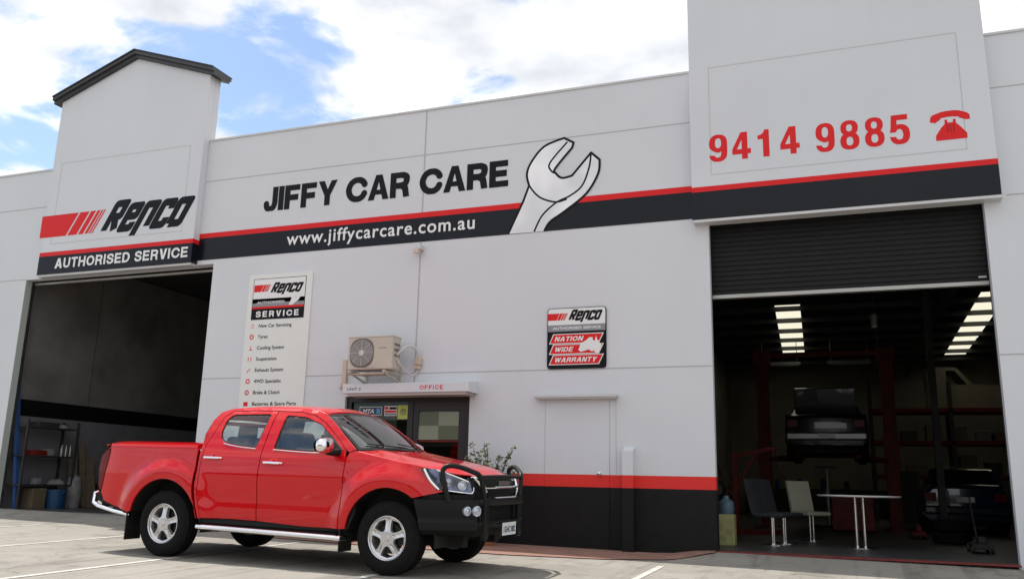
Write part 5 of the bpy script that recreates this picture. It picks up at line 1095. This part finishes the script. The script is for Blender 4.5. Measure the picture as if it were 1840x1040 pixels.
def rag(label, x, y, z, r):
    b = MB(); rr2 = random.Random(int(y*10)); b.grid(7, 14, lambda i, j: (r*.9*math.sin(i*1.7)*math.cos(j*6.283)*(1+.25*math.sin(3*j*6.283)), r*1.6*math.sin(i*1.7)*math.sin(j*6.283)*(1+.2*math.cos(5*j*6.283)), r*.75*math.cos(i*1.57)*(1+.15*math.sin(4*j*6.283)))); o = b.obj('rag_pile', mat_='cloth', smooth=True); o.location = (x, y, z); tag(o, label, 'rags')
rag('crumpled grey rags heaped on the lower shelf', -15.60, 14.12, .72, .13); rag('small crumpled rag lying on the top shelf', -15.55, 14.05, 1.88, .09)
small('parts_box', 'small white box on the lower shelf near the blue post', 'box', 'cloth', -15.60, 13.62, .72, .14, .14, .12)
bk = thing('blue_bucket', 'blue plastic bucket on the floor beside the shelving', 'bucket', (-15.45, 14.02, FL)); b = MB(); b.lathe([(0, .02), (.17, .0), (.21, .36), (.225, .36), (.225, .38), (.20, .38), (.165, .03), (0, .03)], 28, Matrix.Translation((-15.45, 14.02, FL))); b.obj('tub', bk, 'bluebucket', smooth=True)
b = MB(); b.tube([(-15.45+.22*math.cos(a), 14.02, FL+.36-.10*math.sin(a)) for a in [i*math.pi/12 for i in range(13)]], .006, 6); b.obj('bail', bk, 'steel')
for i, (yq, hh, w, lab) in enumerate(((14.62, 1.25, .20, 'wide pale plank leaning on the wall right of the shelving'), (14.86, 1.40, .12, 'narrow tall plank leaning on the wall among the boards'), (15.08, 1.10, .24, 'short wide board leaning on the wall at the right end'))):
    b = MB(); b.bar((-15.55, yq, FL), (-15.88, yq+.05, FL+hh), w, .035); tag(b.obj('timber_board', mat_='wood'), lab, 'board', 'boards leaning on the wall')
b = MB(); b.lathe([(0, 0), (.15, 0), (.17, .3), (.13, .62), (.05, .68), (0, .68)], 18, Matrix.Translation((-15.5, 14.50, FL))); tag(b.obj('canvas_sack', mat_='cloth', smooth=True), 'upright grey brown sack between the bucket and the boards', 'sack')
small('parts_box', 'dark crate on the floor at the far end of the boards', 'box', 'darksteel', -15.6, 15.45, FL, .4, .35, .5)

# ---- more workshop clutter
dr_ = thing('oil_drum', 'dark blue oil drum against the left wall of the right bay', 'drum', (-3.2, 23.5, FZ)); b = MB(); b.lathe([(0, 0), (.28, 0), (.28, .28), (.29, .30), (.28, .32), (.28, .58), (.29, .60), (.28, .62), (.28, .88), (.26, .88), (.26, .86), (0, .86)], 28, Matrix.Translation((-3.2, 23.5, FZ))); b.obj('barrel', dr_, 'blue', smooth=True); b = MB(); b.tube([(-3.2, 23.5, .95), (-3.2, 23.5, 1.5), (-3.05, 23.4, 1.55), (-2.95, 23.3, 1.3)], .018, 8); b.obj('pump', dr_, 'darksteel', smooth=True)
for i, (x, y, z, lab) in enumerate(((1.75, 17.6, 0, 'bottom tyre of the two tyre stack near the dark blue car'), (1.77, 17.62, .21, 'upper tyre of the two tyre stack near the dark blue car'))):
    b = MB(); b.lathe([(.19, -.09), (.28, -.10), (.32, -.07), (.32, .07), (.28, .10), (.19, .09)], 28, Matrix.Translation((x, y, FZ+.10+z)), True); tag(b.obj('loose_tyre', mat_='tyre', smooth=True), lab, 'tyre', 'stacked loose tyres')
tj = thing('transmission_jack', 'tall dark transmission jack standing under the raised car', 'jack', (-.35, 21.8, FZ)); b = MB(); b.tube([(-.35, 21.8, FZ+.1), (-.35, 21.8, 1.0), ], .06, 12); b.tube([(-.35, 21.8, 1.0), (-.35, 21.8, 1.45)], .035, 10); b.obj('ram', tj, 'silver', smooth=True)
b = MB(); b.box(-.60, 21.6, 1.45, -.10, 22.0, 1.52); b.obj('saddle', tj, 'darksteel'); b = MB(); b.bar((-.75, 21.5, FZ+.06), (.05, 22.1, FZ+.06), .06); b.bar((-.75, 22.1, FZ+.06), (.05, 21.5, FZ+.06), .055); b.obj('base', tj, 'darksteel')
bn = thing('welding_trolley', 'dark two shelf trolley with a hose coil by the left wall', 'trolley', (-2.55, 19.6, FZ))
b = MB()
for z in (.25, .75): b.box(-2.8, 19.4, z, -2.3, 19.8, z+.03)
b.obj('shelf', bn, 'darksteel'); b = MB()
for x in (-2.78, -2.32):
    for yq in (19.42, 19.78): b.bar((x, yq, FZ), (x, yq, 1.0), .03)
b.obj('frame', bn, 'redsteel'); b = MB(); b.lathe([(.16+.02*math.cos(a), .02*math.sin(a)) for a in [i*math.pi/4 for i in range(8)]], 24, Matrix.Translation((-2.55, 19.38, .95)) @ Matrix.Rotation(R(90), 4, 'X'), True); b.obj('hose_coil', bn, 'rubber', smooth=True)
b = MB(); b.box(-2.7, 19.45, .78, -2.45, 19.75, 1.02); b.obj('case', bn, 'silver', bevel=.01)
for i, (x, lab) in enumerate(((-1.6, 'dim fluorescent fitting at the left of the workshop ceiling'), (.35, 'dim fluorescent fitting over the raised car'))):
    b = MB(); b.box(x-.6, 26.9, 4.60, x+.6, 27.05, 4.68); b.box(x-.55, 26.93, 4.57, x+.55, 27.02, 4.60); b.tube([(x-.5, 26.97, 4.68), (x-.5, 26.97, 5.3)], .01, 6); b.tube([(x+.5, 26.97, 4.68), (x+.5, 26.97, 5.3)], .01, 6); tag(b.obj('light_fitting', mat_='silver'), lab, 'light fitting')
ab = thing('air_hose_reel', 'coiled black air hose hanging on the left wall of the right bay', 'hose', (-3.75, 21.0, 1.6)); b = MB()
for k in range(4): b.lathe([(.20+.018*k+.012*math.cos(a), .012*math.sin(a)) for a in [i*math.pi/3 for i in range(6)]], 24, Matrix.Translation((-3.74+.012*k, 21.0, 1.6)) @ Matrix.Rotation(R(90), 4, 'Y'), True)
b.obj('coil', ab, 'rubber', smooth=True); b = MB(); b.box(-3.79, 20.95, 1.75, -3.70, 21.05, 1.85); b.obj('hook', ab, 'steel')
rn = random.Random(21)
for i in range(5):
    hh = rn.uniform(.15, .35); xx = -2.9+i*.75; b = MB(); b.lathe([(0, 0), (.09, 0), (.09, hh), (.04, hh+.04), (0, hh+.04)], 16); o = b.obj('fluid_bottle', mat_=rn.choice(['silver', 'darksteel', 'yellow', 'blue']), smooth=True); o.location = (xx, 32.2, 1.0); tag(o, 'fluid bottle in the row standing on the long dark workbench', 'bottle', 'bottles on the workbench')
# joints and cables on the left bay wall
b = MB()
for yq in (15.0,): b.box(-15.932, yq, 2.44, -15.926, yq+.010, 5.6)
b.obj('panel_joint', w_left, 'black')

# unseen unit added behind the camera, to darken reflections in paint and glass
nb = thing('added_reflection_unit', 'unseen long low warehouse added behind the camera for the truck paint to reflect', 'building', (-5, -26, -1))
b = MB(); b.box(-45, -34, -1.2, 32, -26, 4.6); b.obj('wall', nb, mat('reflection_unit_wall', (.22, .20, .18), .8, var=.15, vscale=.4)); b = MB(); b.box(-45.4, -34.4, 4.6, 32.4, -25.6, 4.9); b.obj('roof', nb, 'cap')
for x in (-38, -26, -14, -2, 10, 22): b = MB(); b.box(x-2.4, -26.03, -1.0, x+2.4, -25.98, 3.2); b.obj('roller_door', nb, 'darksteel')
